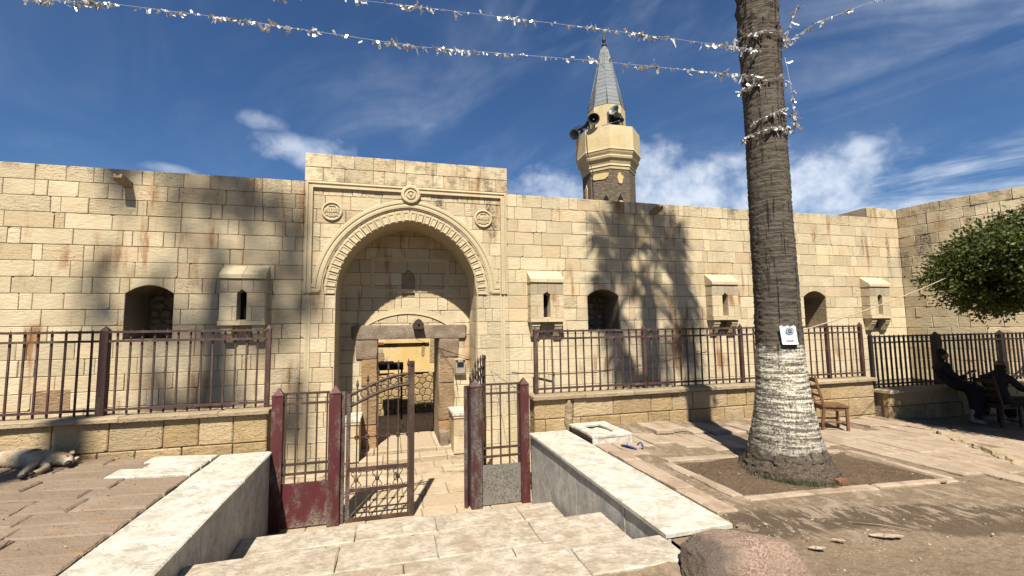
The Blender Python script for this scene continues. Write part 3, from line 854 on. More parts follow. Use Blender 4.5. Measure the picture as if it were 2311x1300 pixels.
pl = parapet('low sandstone wall under the railing beside the sleeping dog', -9., -1.74, 7.6, .34, .61, (-.2, .14, .545), random.Random(4), (False, True))
pr = parapet('low sandstone wall under the railing behind the palm', 2.37, 9.93, 7.48, .34, .60, (-.55, -.17, .2, .535), random.Random(15), (True, True))
pf = parapet('lower stone wall with the coping on which a man sits', 9.97, 17., 7.24, .46, .36, (-.62, -.30, .02, .295), random.Random(6), (False, False))
put('broken_pier', blob((0, 0, 0), (.075, .06, .33), 12, 16, None, .5, 3).mesh('broken_pier'), 'rubble', pr, (2.99, 7.47, .22))

# ------------------------------------------------------------------ fort: curtain walls
YW = 10.4
def seg(xa, xb, zb=ZTOP-11*CH, zs=ZTOP-8*CH, rise=.165):
    c, h = (xa+xb)/2, (xb-xa)/2
    return Opening(xa, xb, zb, lambda x: zs+rise*(1-((x-c)/h)**2))
def embrasure(parent, o, seed):
    """rubble back and ledge of a deep arched opening"""
    rr = random.Random(seed); c = (o.xa+o.xb)/2
    back = put('embrasure', B().box((c, YW+1.02, o.zb+.6), (o.xb-o.xa+.1, .06, 1.4)).mesh('embrasure'), 'core_stone', parent)
    z = o.zb
    while z < o.zb+1.0:
        x = o.xa; h = rr.uniform(.13, .2)
        while x < o.xb:
            L = rr.uniform(.14, .34); L = min(L, o.xb-x+.02)
            if rr.random() > .12:
                put('rubble_stone', blob((0, 0, 0), (L*.52, .10, h*.52), 9, 6, None, .5, rr.random()*50).mesh('rubble_stone'), 'rubble', back, (x+L/2, YW+.97+rr.uniform(-.03, .04), z+h/2))
            x += L
        z += h
    put('sill_stone', B().box((c, YW+.5, o.zb+.02), (o.xb-o.xa-.01, .9, .05)).mesh('sill_stone'), 'limestone_grey', back)
def slit(c, zb, w_, zs, za):
    return Opening(c-w_/2, c+w_/2, zb, lambda x: zs+(za-zs)*(1-abs(x-c)/(w_/2)))
def turret(parent, x0, x1, seed):
    rr = random.Random(seed); yf = 10.14; c = (x0+x1)/2-.0
    o = slit(c-.01, 2.0, .17, 2.52, 2.61)
    t = core(parent, x0+.012, x1-.012, 1.98, 2.84, yf+.03, YW+.005, [o], 'limestone_plain'); t.name = 'turret'
    put('dark_panel', B().box((c, YW-.012, 2.3), (.3, .01, .7)).mesh('dark_panel'), 'black_void', t)  # black panel, its colour stands for the shade inside the slit
    n = 3; h = .84/3
    for k in range(n):
        za = 1.98+k*h; zb = za+h
        xs = [x0, x0+rr.uniform(.14, .24), c+rr.uniform(-.02, .02) if k == 2 else c-.01, x1-rr.uniform(.14, .24), x1] if k != 1 else [x0, c-.01, x1]
        for a, b_ in zip(xs, xs[1:]):
            pcs = clip_block(a, b_, za, zb, [o])
            for poly in (pcs if pcs is not None else [[(a, za), (b_, za), (b_, zb), (a, zb)]]):
                cx = sum(p[0] for p in poly)/len(poly); cz = sum(p[1] for p in poly)/len(poly)
                put('stone_block', stone([(x-cx, z-cz) for x, z in poly], gap=.003, bev=.004, depth=.03).mesh('stone_block'), 'limestone' if k < 2 else 'limestone_grey', t, (cx, yf, cz))
        for s, xe in ((1, x0), (-1, x1)):
            put('side_stone', rect_stone(.25, h, 40, gap=.003, bev=.004, depth=.008), 'limestone_plain', t, Matrix.Translation((xe, yf+.137, (za+zb)/2)) @ Matrix.Rotation(-s*pi/2, 4, 'Z'))
    # sloping roof slabs
    for a, b_ in ((x0-.012, c-.004), (c+.004, x1+.012)):
        q = [(yf-.03, 2.825), (yf-.03, 2.905), (YW+.004, 3.12), (YW+.004, 2.825)]
        vs = [(a, y, z) for y, z in q]+[(b_, y, z) for y, z in q]
        put('roof_slab', B().add(vs, [(0, 1, 2, 3), (7, 6, 5, 4), (1, 0, 4, 5), (2, 1, 5, 6), (0, 3, 7, 4), (3, 2, 6, 7)]).mesh('roof_slab'), 'limestone_plain', t)
        put('sill_slab', B().box(((a+b_)/2, (yf+YW)/2-.012, 1.935), (b_-a, YW-yf+.03, .088)).mesh('sill_slab'), 'limestone_plain', t)
    for cx in (x0+.13, x1-.13):
        bb = B()
        for (w_, z0, z1, y0, y1) in ((.20, 1.80, 1.888, yf+.02, yf+.03), (.18, 1.72, 1.80, yf+.06, yf+.03), (.18, 1.55, 1.72, yf+.16, yf+.065)):
            vs = [(cx-w_/2, y0, z0), (cx+w_/2, y0, z0), (cx+w_/2, YW+.004, z0), (cx-w_/2, YW+.004, z0), (cx-w_/2, y1, z1), (cx+w_/2, y1, z1), (cx+w_/2, YW+.004, z1), (cx-w_/2, YW+.004, z1)]
            bb.add(vs, [(3, 2, 1, 0), (4, 5, 6, 7), (0, 1, 5, 4), (1, 2, 6, 5), (2, 3, 7, 6), (3, 0, 4, 7)])
        put('corbel', bb.mesh('corbel'), 'limestone_plain', t)
    return t
def spout(parent, x, z, rot):
    b = B(); L = .34
    M = Matrix.Translation((x, YW+.02, z)) @ Matrix.Rotation(rot, 4, 'Z') @ Matrix.Rotation(radians(-12), 4, 'X')
    secs = [(.16, .15, .02), (-.12, .14, .0), (-.30, .17, .0), (-.36, .15, .03)]
    vs = []; fs = []
    for y_, w_, dz in secs:
        for px_, pz in ((-w_/2, .06), (-w_/2, -.05+dz), (w_/2, -.05+dz), (w_/2, .06), (w_/2-.035, .06), (w_/2-.05, -.005+dz), (-w_/2+.05, -.005+dz), (-w_/2+.035, .06)):
            vs.append(M @ Vector((px_, y_, pz)))
    for i in range(3):
        for k in range(8): fs.append((i*8+k, i*8+(k+1) % 8, (i+1)*8+(k+1) % 8, (i+1)*8+k))
    fs += [tuple(range(8)), tuple(24+k for k in range(8))[::-1]]
    put('stone_spout', b.add(vs, fs).mesh('stone_spout'), 'coping_stone', parent)
def in_turret(lst):
    def f(a, b_, za, zb): return any(a > x0-.0 and b_ < x1+.0 and zb < 3.1 and za > 1.6 for x0, x1 in lst)
    return f
ZB = ZTOP-16*CH
wl = thing('fort_wall', 'limestone block fort wall left of the gate portal, under a broad palm shadow', 'wall', (-5, YW+.5, -1.17))
w1 = seg(-4.95, -4.14)
core(wl, -9., -1.82, -1.17, ZTOP-.02, YW+.022, YW+1.15, [w1])
lay_wall(wl, -8.3, -1.805, ZB, ZTOP, YW, [w1], random.Random(31), .42, .86, skip=in_turret([(-3.26, -2.44)]))
embrasure(wl, w1, 1); turret(wl, -3.26, -2.44, 2); put('patch_stone', rough_box((0, 0, 0), (.54, .1, .40), 4, .02, 4), 'jamb_sandstone', wl, (-5.97, YW+.035, .535))
spout(wl, -5.0, 4.66, radians(-6))
wr = thing('fort_wall', 'long limestone block fort wall between the gate portal and the round tower', 'wall', (9, YW+.5, -1.17))
w2, w3 = seg(4.74, 5.59), seg(11.46, 12.26)
core(wr, 2.72, 15.5, -1.17, ZTOP-.02, YW+.022, YW+1.15, [w2, w3])
lay_wall(wr, 2.705, 15.34, ZB, ZTOP, YW, [w2, w3], random.Random(77), .40, .72, stuff_below=ZTOP-10*CH, skip=in_turret([(3.18, 4.0), (8.17, 8.99), (13.6, 14.4)]), short=.35)
lowr = B()
for k in range(4):
    zb = ZB-k*CH; xs = course_cuts(2.705, 5.2, R, .4, .72)
    for a, c in zip(xs, xs[1:]):
        s_ = stone([(a, zb-CH), (c, zb-CH), (c, zb), (a, zb)]); lowr.add([(x, y_+YW, z) for x, y_, z in s_.v], s_.f)
put('foot_stone_blocks', lowr.mesh('foot_stone_blocks'), 'limestone', wr, kind='stuff')
lowl = B()
for k in range(4):
    zb = ZB-k*CH; xs = course_cuts(-4., -1.805, R, .4, .72)
    for a, c in zip(xs, xs[1:]):
        s_ = stone([(a, zb-CH), (c, zb-CH), (c, zb), (a, zb)]); lowl.add([(x, y_+YW, z) for x, y_, z in s_.v], s_.f)
put('foot_stone_blocks', lowl.mesh('foot_stone_blocks'), 'limestone', wl, kind='stuff')
embrasure(wr, w2, 5); embrasure(wr, w3, 6)
turret(wr, 3.18, 4.0, 3); turret(wr, 8.17, 8.99, 4); turret(wr, 13.6, 14.4, 5); spout(wr, 6.67, 4.72, radians(5))

# ------------------------------------------------------------------ round corner tower
TR = 4.5; TC = (15.34+TR, YW)
tw = thing('round_tower', 'round limestone corner tower behind the clipped tree at the right edge', 'tower', (TC[0], TC[1], -1.17))
put('tower_core', B().lathe([(TR-.03, -1.17), (TR-.03, 5.28), (TR-1.2, 5.28), (TR-1.2, 4.4), (.01, 4.4)], 96, (TC[0], TC[1], 0), False).mesh('tower_core'), 'core_stone', tw)
r = random.Random(12)
for k in range(17):
    zb = ZTOP+CH-k*CH; za = zb-CH; th = 0.
    while th < radians(62):
        L = r.choice((.24, .44, .56, .64, .72, .80)); dt = L/TR
        if th == 0.: L *= r.uniform(.5, 1.); dt = L/TR
        a = th+dt/2
        cx, cy = TC[0]-TR*cos(a), TC[1]-TR*sin(a)
        L = round(L/.04)*.04; dt = L/TR
        put('stone_block', rect_stone(L, CH, r.randrange(2), gap=.0042), 'limestone', tw, Matrix.Translation((cx, cy, (za+zb)/2)) @ Matrix.Rotation(-(pi/2-a), 4, 'Z'))
        th += dt
# raised length of parapet where the tower meets the curtain wall
put('parapet_core', B().box((14.75, YW+.85, ZTOP+CH/2-.01), (1.22, 1.62, CH-.03)).mesh('parapet_core'), 'limestone_grey', tw)
for a, c in ((14.1, 14.25), (14.25, 14.86), (14.86, 15.34)):
    put('stone_block', rect_stone(c-a, CH, 0, gap=.006, depth=.03), 'limestone', tw, ((a+c)/2, YW, ZTOP+CH/2+.003))
for i in range(3):
    put('stone_block', rect_stone(.54, CH, 0, gap=.006, depth=.03), 'limestone_grey', tw, Matrix.Translation((14.11, YW+.3+.54*i, ZTOP+CH/2+.003)) @ Matrix.Rotation(-pi/2, 4, 'Z'))

# ------------------------------------------------------------------ gate portal
PC, PA, PS = .41, 1.535, ZTOP-8*CH          # centre, half width, spring height
PE = .141; PR = PA+PE
def arc_top(k):
    """height of the pointed arch grown outwards by k"""
    def f(x):
        d = abs(x-PC); v = (PR+k)**2-(d+PE)**2
        return PS+sqrt(max(0., v))
    return f
def arch_path(k, n=28):
    """left foot -> apex -> right foot"""
    rr = PR+k; phi0 = pi; phi1 = pi-math.acos(PE/rr)
    L = [(PC+PE+rr*cos(phi0+(phi1-phi0)*i/n), PS+rr*sin(phi0+(phi1-phi0)*i/n)) for i in range(n+1)]
    return L+[(2*PC-x, z) for x, z in L[-2::-1]]
YP = 10.35; YB = 11.4
po = thing('gate_portal', 'tall limestone gate portal with a carved pointed arch and two round medallions', 'portal', (PC, YP+.5, -1.17))
PZ0, PZ1 = PS-12*CH, ZTOP+2*CH
core(po, -1.79, 2.69, PZ0, PZ1-.02, YP+.025, YB+.03, [Opening(PC-PA, PC+PA, -3, lambda x: PS), Opening(PC-PA, PC+PA, PS, arc_top(0))], 'limestone_plain')
ops = [Opening(PC-PA, PC+PA, -3, lambda x: PS), Opening(PC-PA-.25, PC+PA+.25, PS, arc_top(.25))]
lay_wall(po, -1.8, 2.7, PZ0, PZ1, YP, ops, random.Random(52), .36, .66)
# reveal stones of the two piers
for s, xe in ((1, PC+PA), (-1, PC-PA)):
    for k in range(12):
        zb = PS-k*CH; ys = [YP+.10, YP+.10+R.choice((.36, .5, .62)), YB]
        for a, c in zip(ys, ys[1:]):
            put('reveal_stone', rect_stone(round(c-a, 2), CH, 50, gap=.005, bev=.005, depth=.006), 'limestone', po, Matrix.Translation((xe-s*.006, (a+c)/2, zb-CH/2)) @ Matrix.Rotation(-s*pi/2, 4, 'Z'))
# voussoirs with sunk panels
nv = 17
def ring_pt(phi, rr): return (PC+PE+rr*cos(phi), PS+rr*sin(phi))
phi_end = lambda rr: pi-math.acos(PE/rr)
def wedge(a, b_, r0, r1, g):
    """quad between two angles and radii of the left arc, shrunk by g"""
    da = g/((r0+r1)/2)
    return [ring_pt(a-da, r0+g), ring_pt(b_+da, r0+g), ring_pt(b_+da, r1-g), ring_pt(a-da, r1-g)]
for i in range(2*nv):
    m = i >= nv; j = i % nv
    a = pi+(phi_end(PR+.12)-pi)*j/nv; b_ = pi+(phi_end(PR+.12)-pi)*(j+1)/nv
    rings = [(wedge(a, b_, PR, PR+.25, .003), .0), (wedge(a, b_, PR, PR+.25, .003), -.006), (wedge(a, b_, PR+.0, PR+.235, .020), -.007), (wedge(a, b_, PR+.0, PR+.235, .022), -.030), (wedge(a, b_, PR+.0, PR+.226, .036), -.030), (wedge(a, b_, PR+.0, PR+.222, .041), -.017)]
    cx = sum(p[0] for p in rings[0][0])/4; cz = sum(p[1] for p in rings[0][0])/4
    vs = []; fs = []
    for q, y_ in [(rings[0][0], .05)]+rings:
        for x, z in q: vs.append(((x-cx)*(-1 if m else 1), y_, z-cz))
    nr = len(rings)+1
    for k in range(nr-1):
        for e in range(4): fs.append((k*4+e, k*4+(e+1) % 4, (k+1)*4+(e+1) % 4, (k+1)*4+e))
    fs.append(tuple((nr-1)*4+e for e in range(4)))
    if not m: fs = [f[::-1] for f in fs]
    put('voussoir', B().add(vs, fs).mesh('voussoir'), 'limestone_plain', po, ((2*PC-cx) if m else cx, YP-.002, cz))
# hood moulding: arch, turned out at the feet
hp = arch_path(.30); apex = len(hp)//2
hp = [(-1.66, PS+.035), (hp[0][0]-.05, PS+.035), (hp[0][0], PS+.08)]+hp[3:-3]+[(hp[-1][0], PS+.08), (hp[-1][0]+.05, PS+.035), (2.48, PS+.035)]
put('hood_moulding', sweep_xz(hp, [(.19, 0.02), (.19, -.018), (.165, -.026), (.115, -.027), (.105, -.008), (.092, -.008), (.082, -.034), (.05, -.04), (.01, -.036), (.0, -.016), (-.02, -.016), (-.03, .02)]).mesh('hood_moulding'), 'limestone_plain', po, (0, YP, 0))
# rectangular frame
prof = [(.10, .02), (.10, -.03), (.06, -.045), (.045, -.02), (.02, -.02), (.01, -.05), (-.04, -.055), (-.05, .02)]
put('frame_moulding', sweep_xz([(-1.66, PS+.03), (-1.66, 4.88), (2.56, 4.88), (2.56, PS+.03)], prof).mesh('frame_moulding'), 'limestone_plain', po, (0, YP, 0))
for xe in (-1.66, 2.56):
    put('pier_fillet', sweep_xz([(xe, -1.17), (xe, PS+.0)], [(.06, .02), (.06, -.012), (.03, -.018), (.0, -.008), (-.04, -.016), (-.05, .02)]).mesh('pier_fillet'), 'limestone_plain', po, (0, YP, 0))
put('cornice_band', sweep_xz([(-1.5, 4.99-.01), (2.42, 4.98)], [(.03, .02), (.03, -.02), (-.05, -.05), (-.075, .02)]).mesh('cornice_band'), 'limestone_plain', po, (0, YP-.02, 0)) if False else None
# knot ring at the apex
kn = B()
MX = Matrix.Rotation(radians(90), 4, 'X')
kn.lathe([(.215, -.03), (.215, .055), (.195, .075), (.15, .078), (.135, .05), (.115, .05), (.105, .075), (.075, .08), (.06, .055), (.045, .055), (.035, .075), (.0, .085)], 40, (0, 0, 0), False, 0, MX)
put('knot_ring', kn.mesh('knot_ring'), 'limestone_plain', po, (.43, YP-.01, 4.80))
# medallions with carved script
def medallion(x, z, seed):
    b = B(); b.lathe([(.215, -.02), (.215, .03), (.20, .045), (.18, .045), (.17, .018), (.0, .018)], 40, (0, 0, 0), False, 0, MX)
    md = put('medallion', b.mesh('medallion'), 'limestone_plain', po, (x, YP-.002, z))
    rr = random.Random(seed); s = B()
    for row in (-.05, .035):
        for k in range(8):
            xx = -.125+.036*k; hh = rr.choice((.03, .065, .08))
            s.tube([(xx, -.03, row-.02), (xx+rr.uniform(-.006, .006), -.032, row-.02+hh)], .0065, 5)
            if k < 7: s.tube([(xx, -.03, row-.02), (xx+.018, -.032, row-.032-.01*rr.random()), (xx+.036, -.03, row-.02)], .006, 5)
        s.tube([(-.14, -.03, row-.045), (0, -.031, row-.05), (.14, -.03, row-.045)], .006, 5)
    for sg in (1, -1):
        s.tube([(-.07, -.03, sg*.10), (-.03, -.03, sg*.125), (0, -.03, sg*.105), (.03, -.03, sg*.125), (.07, -.03, sg*.10)], .008, 5)
        s.tube([(sg*.15, -.03, -.05), (sg*.13, -.03, 0), (sg*.15, -.03, .05)], .007, 5)
    put('carved_script', s.mesh('carved_script'), 'limestone_plain', md, (x, YP-.002, z), kind='stuff')
medallion(-1.235, 4.335, 1); medallion(2.10, 4.33, 2)
# recessed back wall with the doorway
dsl = slit(.43, PS+.0, .31, PS+.52, PS+.74)
door = Opening(-.29, 1.17, -3, lambda x: 1.53)
rb = core(po, PC-PA-.05, PC+PA+.05, -1.17, 4.35, YB+.03, 12.6, [door], 'core_stone'); rb.name = 'recess_wall'
lay_wall(rb, PC-PA-.02, PC+PA+.02, PS-12*CH, PS+6*CH, YB, [Opening(-.29, 1.17, -3, lambda x: 1.56), dsl], random.Random(9), .42, .7, mat='limestone', short=.2)
sw = put('slit_shutter', B().box((.43, YB+.06, PS+.36), (.33, .03, .8)).mesh('slit_shutter'), 'dark_wood', po)
put('passage_roof', B().box((.44, 12.0, 1.60), (1.7, 1.3, .10)).mesh('passage_roof'), 'core_stone', po)
put('sunk_frame', sweep_xz([(-.42, 2.70), (1.39, 2.70), (1.39, 3.48), (-.42, 3.48)], [(.05, .02), (.05, -.012), (.02, -.02), (0, -.008), (-.03, -.018), (-.05, .02)], True).mesh('sunk_frame'), 'limestone_plain', po, (0, YB, 0))
ra = [(.42+1.55*sin(radians(a)), .83+1.55*cos(radians(a))*.86) for a in range(-44, 45, 4)]
put('relieving_arch', sweep_xz(ra, [(.12, .01), (.12, -.007), (.0, -.007), (-.004, -.022), (-.025, -.022), (-.03, .01)]).mesh('relieving_arch'), 'limestone_plain', po, (0, YB, 0))
put('lintel', rough_box((0, 0, 0), (2.74, .32, .335), 1, .02, 7), 'granite', po, (.49, YB+.10, 1.70))
for xe, w_, seed in ((-.47, .36, 3), (1.35, .36, 8)):
    z = -1.17
    for i, h in enumerate((.72, .9, .62, .46)):
        ww = w_*(1.35 if i == 3 else R.uniform(.92, 1.06))
        off = (-1 if xe < 0 else 1)*(ww-w_)/2
        put('jamb_stone', rough_box((0, 0, 0), (ww, .5, h-.012), seed+i, .024, 5), 'granite' if i == 3 else 'jamb_sandstone', po, (xe+off, YB+.20, z+h/2)); z += h
put('guard_stone', rough_box((0, 0, 0), (.2, .42, .5), 22, .05, 4), 'granite', po, (1.27, YB-.18, -.92))
# things in the recess
def bench(name, x0, x1, y0, y1, zt, label):
    t = thing(name, label, 'bench', ((x0+x1)/2, (y0+y1)/2, -1.06))
    put('seat_slab', slab_mesh(x1-x0+.05, y1-y0+.03, .075, .014, .006, 7), 'marble_cap', t, ((x0+x1)/2, (y0+y1)/2-.012, zt-.075))
    put('seat_edge', B().box(((x0+x1)/2, (y0+y1)/2-.006, zt-.105), (x1-x0+.01, y1-y0+.01, .055)).mesh('seat_edge'), 'limestone_plain', t)
    xs = lin(x0, x1, .32); z0, z1 = -1.06, zt-.132
    for a, c in zip(xs, xs[1:]):
        for za, zb in ((z0, (z0+z1)/2), ((z0+z1)/2, z1)):
            put('bench_stone', B().box((0, 0, 0), (c-a-.006, y1-y0-.02, zb-za-.006)).mesh('bench_stone'), 'limestone', t, ((a+c)/2, (y0+y1)/2, (za+zb)/2))
    return t
bench('stone_bench', -1.11, -.62, 10.55, YB-.03, -.14, 'stone bench with marble seat left of the doorway, behind the closed gate leaf')
bench('stone_bench', 1.42, 1.93, 10.55, YB-.03, -.14, 'stone bench with a marble seat on the right of the doorway')
lp = thing('wall_lamp', 'small dark peaked lamp housing fixed over the granite lintel', 'lamp', (.66, YB-.1, 1.8))
put('housing', B().prism([(-.13, .0), (-.10, -.10), (.10, -.10), (.13, .0), (.06, .11), (0, .14), (-.06, .11)], -.30, .0).mesh('housing'), 'lamp_brown', lp, (.66, YB-.06, 1.87))
put('bulb', blob((0, 0, 0), (.03, .02, .03), 10, 6).mesh('bulb'), 'horn_dark', lp, (.66, YB-.37, 1.88))
mb = thing('meter_box', 'grey electric meter box on the wall right of the doorway', 'meter box', (1.69, YB-.06, .65))
put('case', B().box((1.69, YB-.06, .83), (.25, .12, .33)).mesh('case'), 'meter_grey', mb)
put('window', B().box((1.69, YB-.125, .88), (.16, .012, .12)).mesh('window'), 'horn_dark', mb)
put('hinge', B().box((1.60, YB-.125, .97), (.05, .012, .04)).mesh('hinge'), 'horn_dark', mb)
put('hinge', B().box((1.78, YB-.125, .97), (.05, .012, .04)).mesh('hinge'), 'horn_dark', mb)
put('base_board', B().box((1.69, YB-.05, .645), (.28, .10, .03)).mesh('base_board'), 'limestone_grey', mb)
def cable(pts, name, label, rad=.006, mat='iron_cable', cat='cable', sag=.03, n=10):
    q = []
    for a, c in zip(pts, pts[1:]):
        a, c = Vector(a), Vector(c)
        for i in range(n): t = i/n; q.append(a.lerp(c, t)-Vector((0, 0, sag*4*t*(1-t))))
    q.append(Vector(pts[-1])); m = sum(q, Vector())/len(q)
    return tag(put(name, B().tube([p-m for p in q], rad, 5).mesh(name), mat, None, m), label, cat)
cable([(.62, YB-.05, 1.53), (1.9, YB-.05, 1.05), (2.3, 10.2, .75), (2.3, 7.66, .62)], 'power_cable', 'thin cable slanting from the lintel to the right gate panel', .005)
cable([(1.18, YB-.08, 1.3), (1.55, YB-.1, .75), (1.62, 11.2, .25)], 'power_cable', 'short cable hanging from the doorway beside the meter box', .005)
cable([(2.75, YW-.03, .75), (4.9, YW-.04, .70), (8.1, YW-.05, 1.12)], 'power_cable', 'pale cable sagging along the fort wall behind the palm-side railing', .008, 'rope')

# ------------------------------------------------------------------ courtyard seen through the doorway
YC = 16.2
cw = thing('courtyard_wall', 'yellow plastered wall on a rubble stone base, seen through the doorway', 'wall', (.6, YC+.3, -1.1))
put('wall_core', B().box((1, YC+.42, 1.4), (12, .7, 5.2)).mesh('wall_core'), 'core_stone', cw)
put('plaster', B().box((1, YC+.03, 2.15), (12, .1, 3.7)).mesh('plaster'), 'court_plaster', cw)
put('plaster_ledge', B().box((.55, YC-.05, 1.36), (1.5, .14, .11)).mesh('plaster_ledge'), 'minaret_patch', cw)
put('plaster_ledge', B().box((-.25, YC-.04, 1.30), (.35, .10, .08)).mesh('plaster_ledge'), 'brick_red', cw)
for (x0, x1, z0, z1, mt) in ((1.35, 1.75, .62, 1.9, 'rubble'), (-.42, -.2, .70, 1.0, 'rubble'), (1.07, 1.16, .85, 1.30, 'rubble')):
    q = [(x0+(x1-x0)*k/7, z0+R.uniform(-.03, .03)) for k in range(8)]+[(x1+R.uniform(-.03, .03), z0+(z1-z0)*k/4) for k in (1, 2, 3)]+[(x1-(x1-x0)*k/7, z1+R.uniform(-.03, .03)) for k in range(8)]+[(x0+R.uniform(-.03, .03), z1-(z1-z0)*k/4) for k in (1, 2, 3)]
    put('bare_patch', B().prism(q, YC-.035, YC+.0).mesh('bare_patch'), mt, cw)
# irregular stones of the base
r = random.Random(4); st = .235; rowh = .205; k = 0; z = -1.08
cen = []
for j in range(-1, 8):
    for i in range(-1, 20):
        cen.append((-1.6+st*(i+.5*(j % 2))+r.uniform(-.055, .055), -1.0+rowh*j+r.uniform(-.045, .045)))
def vcell(c, pts, box):
    poly = box
    for p in pts:
        if p is c: continue
        dx, dz = p[0]-c[0], p[1]-c[1]
        if dx*dx+dz*dz > .6: continue
        mx, mz = (p[0]+c[0])/2, (p[1]+c[1])/2; out = []
        for a, b_ in zip(poly, poly[1:]+poly[:1]):
            da = (a[0]-mx)*dx+(a[1]-mz)*dz; db = (b_[0]-mx)*dx+(b_[1]-mz)*dz
            if da <= 0: out.append(a)
            if da*db < 0: t = da/(da-db); out.append((a[0]+(b_[0]-a[0])*t, a[1]+(b_[1]-a[1])*t))
        poly = out
        if len(poly) < 3: return None
    return poly
for c in cen:
    p = vcell(c, cen, [(-1.7, -1.1), (2.9, -1.1), (2.9, .26+.05*sin(c[0]*5)), (-1.7, .26+.05*sin(c[0]*5))])
    if p and len(p) >= 3:
        q = []
        for a in p:
            if not q or hypot(a[0]-q[-1][0], a[1]-q[-1][1]) > .03: q.append(a)
        if len(q) > 2: put('base_stone', stone([(x-c[0], z_-c[1]) for x, z_ in q], gap=.007, bev=.02, depth=.07).mesh('base_stone'), 'court_stone', cw, (c[0], YC-.055+R.uniform(-.012, .012), c[1]))
bd = put('black_board', B().box((0, 0, 0), (.9, .08, .24)).box((-.1, 0, .14), (.5, .06, .04)).mesh('black_board'), 'black_void', None, (-.02, 15.2, .60)); tag(bd, 'black board standing in the courtyard just above the gate leaf', 'board')
bd['category'] = 'board'
put('board_post', B().box((0, 0, 0), (.06, .06, 1.6)).mesh('board_post'), 'iron_dark', bd, (.38, 15.22, -.28)); put('board_post', B().box((0, 0, 0), (.06, .06, 1.6)).mesh('board_post'), 'iron_dark', bd, (-.4, 15.22, -.28))
dl = thing('door_leaf', 'dark door leaf standing open inside the doorway at its right jamb', 'door', (1.16, 13.0, -1.0))
put('panel', B().box((1.255, 13.1, -.23), (.05, .9, 1.5)).mesh('panel'), 'black_void', dl)
put('frame_rail', B().box((1.225, 13.1, .45), (.02, .88, .08)).mesh('frame_rail'), 'dark_wood', dl)

# ------------------------------------------------------------------ minaret
mx, my = 9.39, 18.0
mi = thing('minaret', 'weathered octagonal minaret with a balcony and grey conical roof behind the wall', 'minaret', (mx, my, -1.1))
ang = atan2(-my, -mx)+radians(4)
def octo(prof, name, mat, smooth=False, parent=mi):
    return put(name, B().lathe(prof, 8, (0, 0, 0), smooth, ang).mesh(name), mat, parent, (mx, my, 0))
octo([(1.16, -1.1), (1.15, 8.52)], 'shaft', 'minaret_brick')
octo([(1.135, 8.42), (1.175, 8.42), (1.185, 8.52), (1.22, 8.56), (1.20, 8.64), (1.26, 8.78), (1.33, 8.86), (1.36, 8.95), (1.33, 8.99), (1.39, 9.10), (1.41, 9.16)], 'balcony_cornice', 'minaret_plaster')
octo([(1.40, 9.16), (1.435, 9.20), (1.42, 9.28), (1.405, 10.24), (1.29, 10.24), (1.29, 9.75), (.1, 9.75)], 'balcony', 'minaret_plaster')
octo([(.84, 9.7), (.82, 11.52), (.74, 11.60)], 'upper_drum', 'minaret_plaster')
# plaster left on the shaft
def face_patch(a0, zc, w_, h_, seed, mat='minaret_patch'):
    rr = random.Random(seed); a = ang+pi/4*a0+pi/8; n_ = Vector((cos(a), sin(a), 0)); t_ = Vector((-sin(a), cos(a), 0)); d = 1.155*cos(pi/8)+.004
    pts = []
    for k in range(18):
        th = 2*pi*k/18; q = 1+.35*noise.noise(Vector((cos(th)*1.7, sin(th)*1.7, seed)))+rr.uniform(-.08, .08)
        pts.append((w_*.5*q*cos(th), h_*.5*q*sin(th)))
    vs = [n_*d+t_*x+Vector((0, 0, zc+z)) for x, z in pts]+[n_*(d+.025)+t_*x*.97+Vector((0, 0, zc+z*.97)) for x, z in pts]
    n = 18; fs = [tuple(range(n, 2*n))]+[(i, (i+1) % n, n+(i+1) % n, n+i) for i in range(n)]
    put('plaster_patch', B().add(vs, fs).mesh('plaster_patch'), mat, mi, (mx, my, 0))
face_patch(-1, 8.14, .80, .30, 1); face_patch(0, 8.02, .26, .46, 2); face_patch(-2, 7.6, .22, .7, 3); face_patch(-1, 6.98, .26, .2, 4); face_patch(0, 6.95, .24, .2, 5)
for a0, tt in ((-1, .22), (0, -.02)):
    a = ang+pi/4*a0+pi/8; n_ = Vector((cos(a), sin(a), 0)); t_ = Vector((-sin(a), cos(a), 0)); d = 1.155*cos(pi/8)
    c = n_*d+t_*tt
    put('arched_slit', B().prism([(-.1, -.18), (.1, -.18), (.11, .0), (0, .17), (-.11, .0)], -.012, .0).mesh('arched_slit'), 'black_void', mi, Matrix.Translation((mx+c.x, my+c.y, 7.15)) @ Matrix.Rotation(a+pi/2, 4, 'Z'))
# bare patch and door on the drum
a = ang+pi/8; n_ = Vector((cos(a), sin(a), 0)); d = .83*cos(pi/8)
put('drum_doorway', B().prism([(-.22, -.55), (.22, -.55), (.22, .2), (.1, .38), (-.1, .38), (-.22, .2)], -.012, .0).mesh('drum_doorway'), 'black_void', mi, Matrix.Translation((mx+n_.x*d, my+n_.y*d, 10.55)) @ Matrix.Rotation(a+pi/2, 4, 'Z'))
q = [(-.36+.07*noise.noise(Vector((k*.7, 2, 3))), -.5+k*.2) for k in range(6)]; q = [(.3, -.55)]+[(.32, .5)]+[(-.05, .62)]+q[::-1]
put('bare_patch', B().prism(q, -.008, .0).mesh('bare_patch'), 'minaret_brick', mi, Matrix.Translation((mx+n_.x*(d-.002), my+n_.y*(d-.002), 10.55)) @ Matrix.Rotation(a+pi/2, 4, 'Z'))
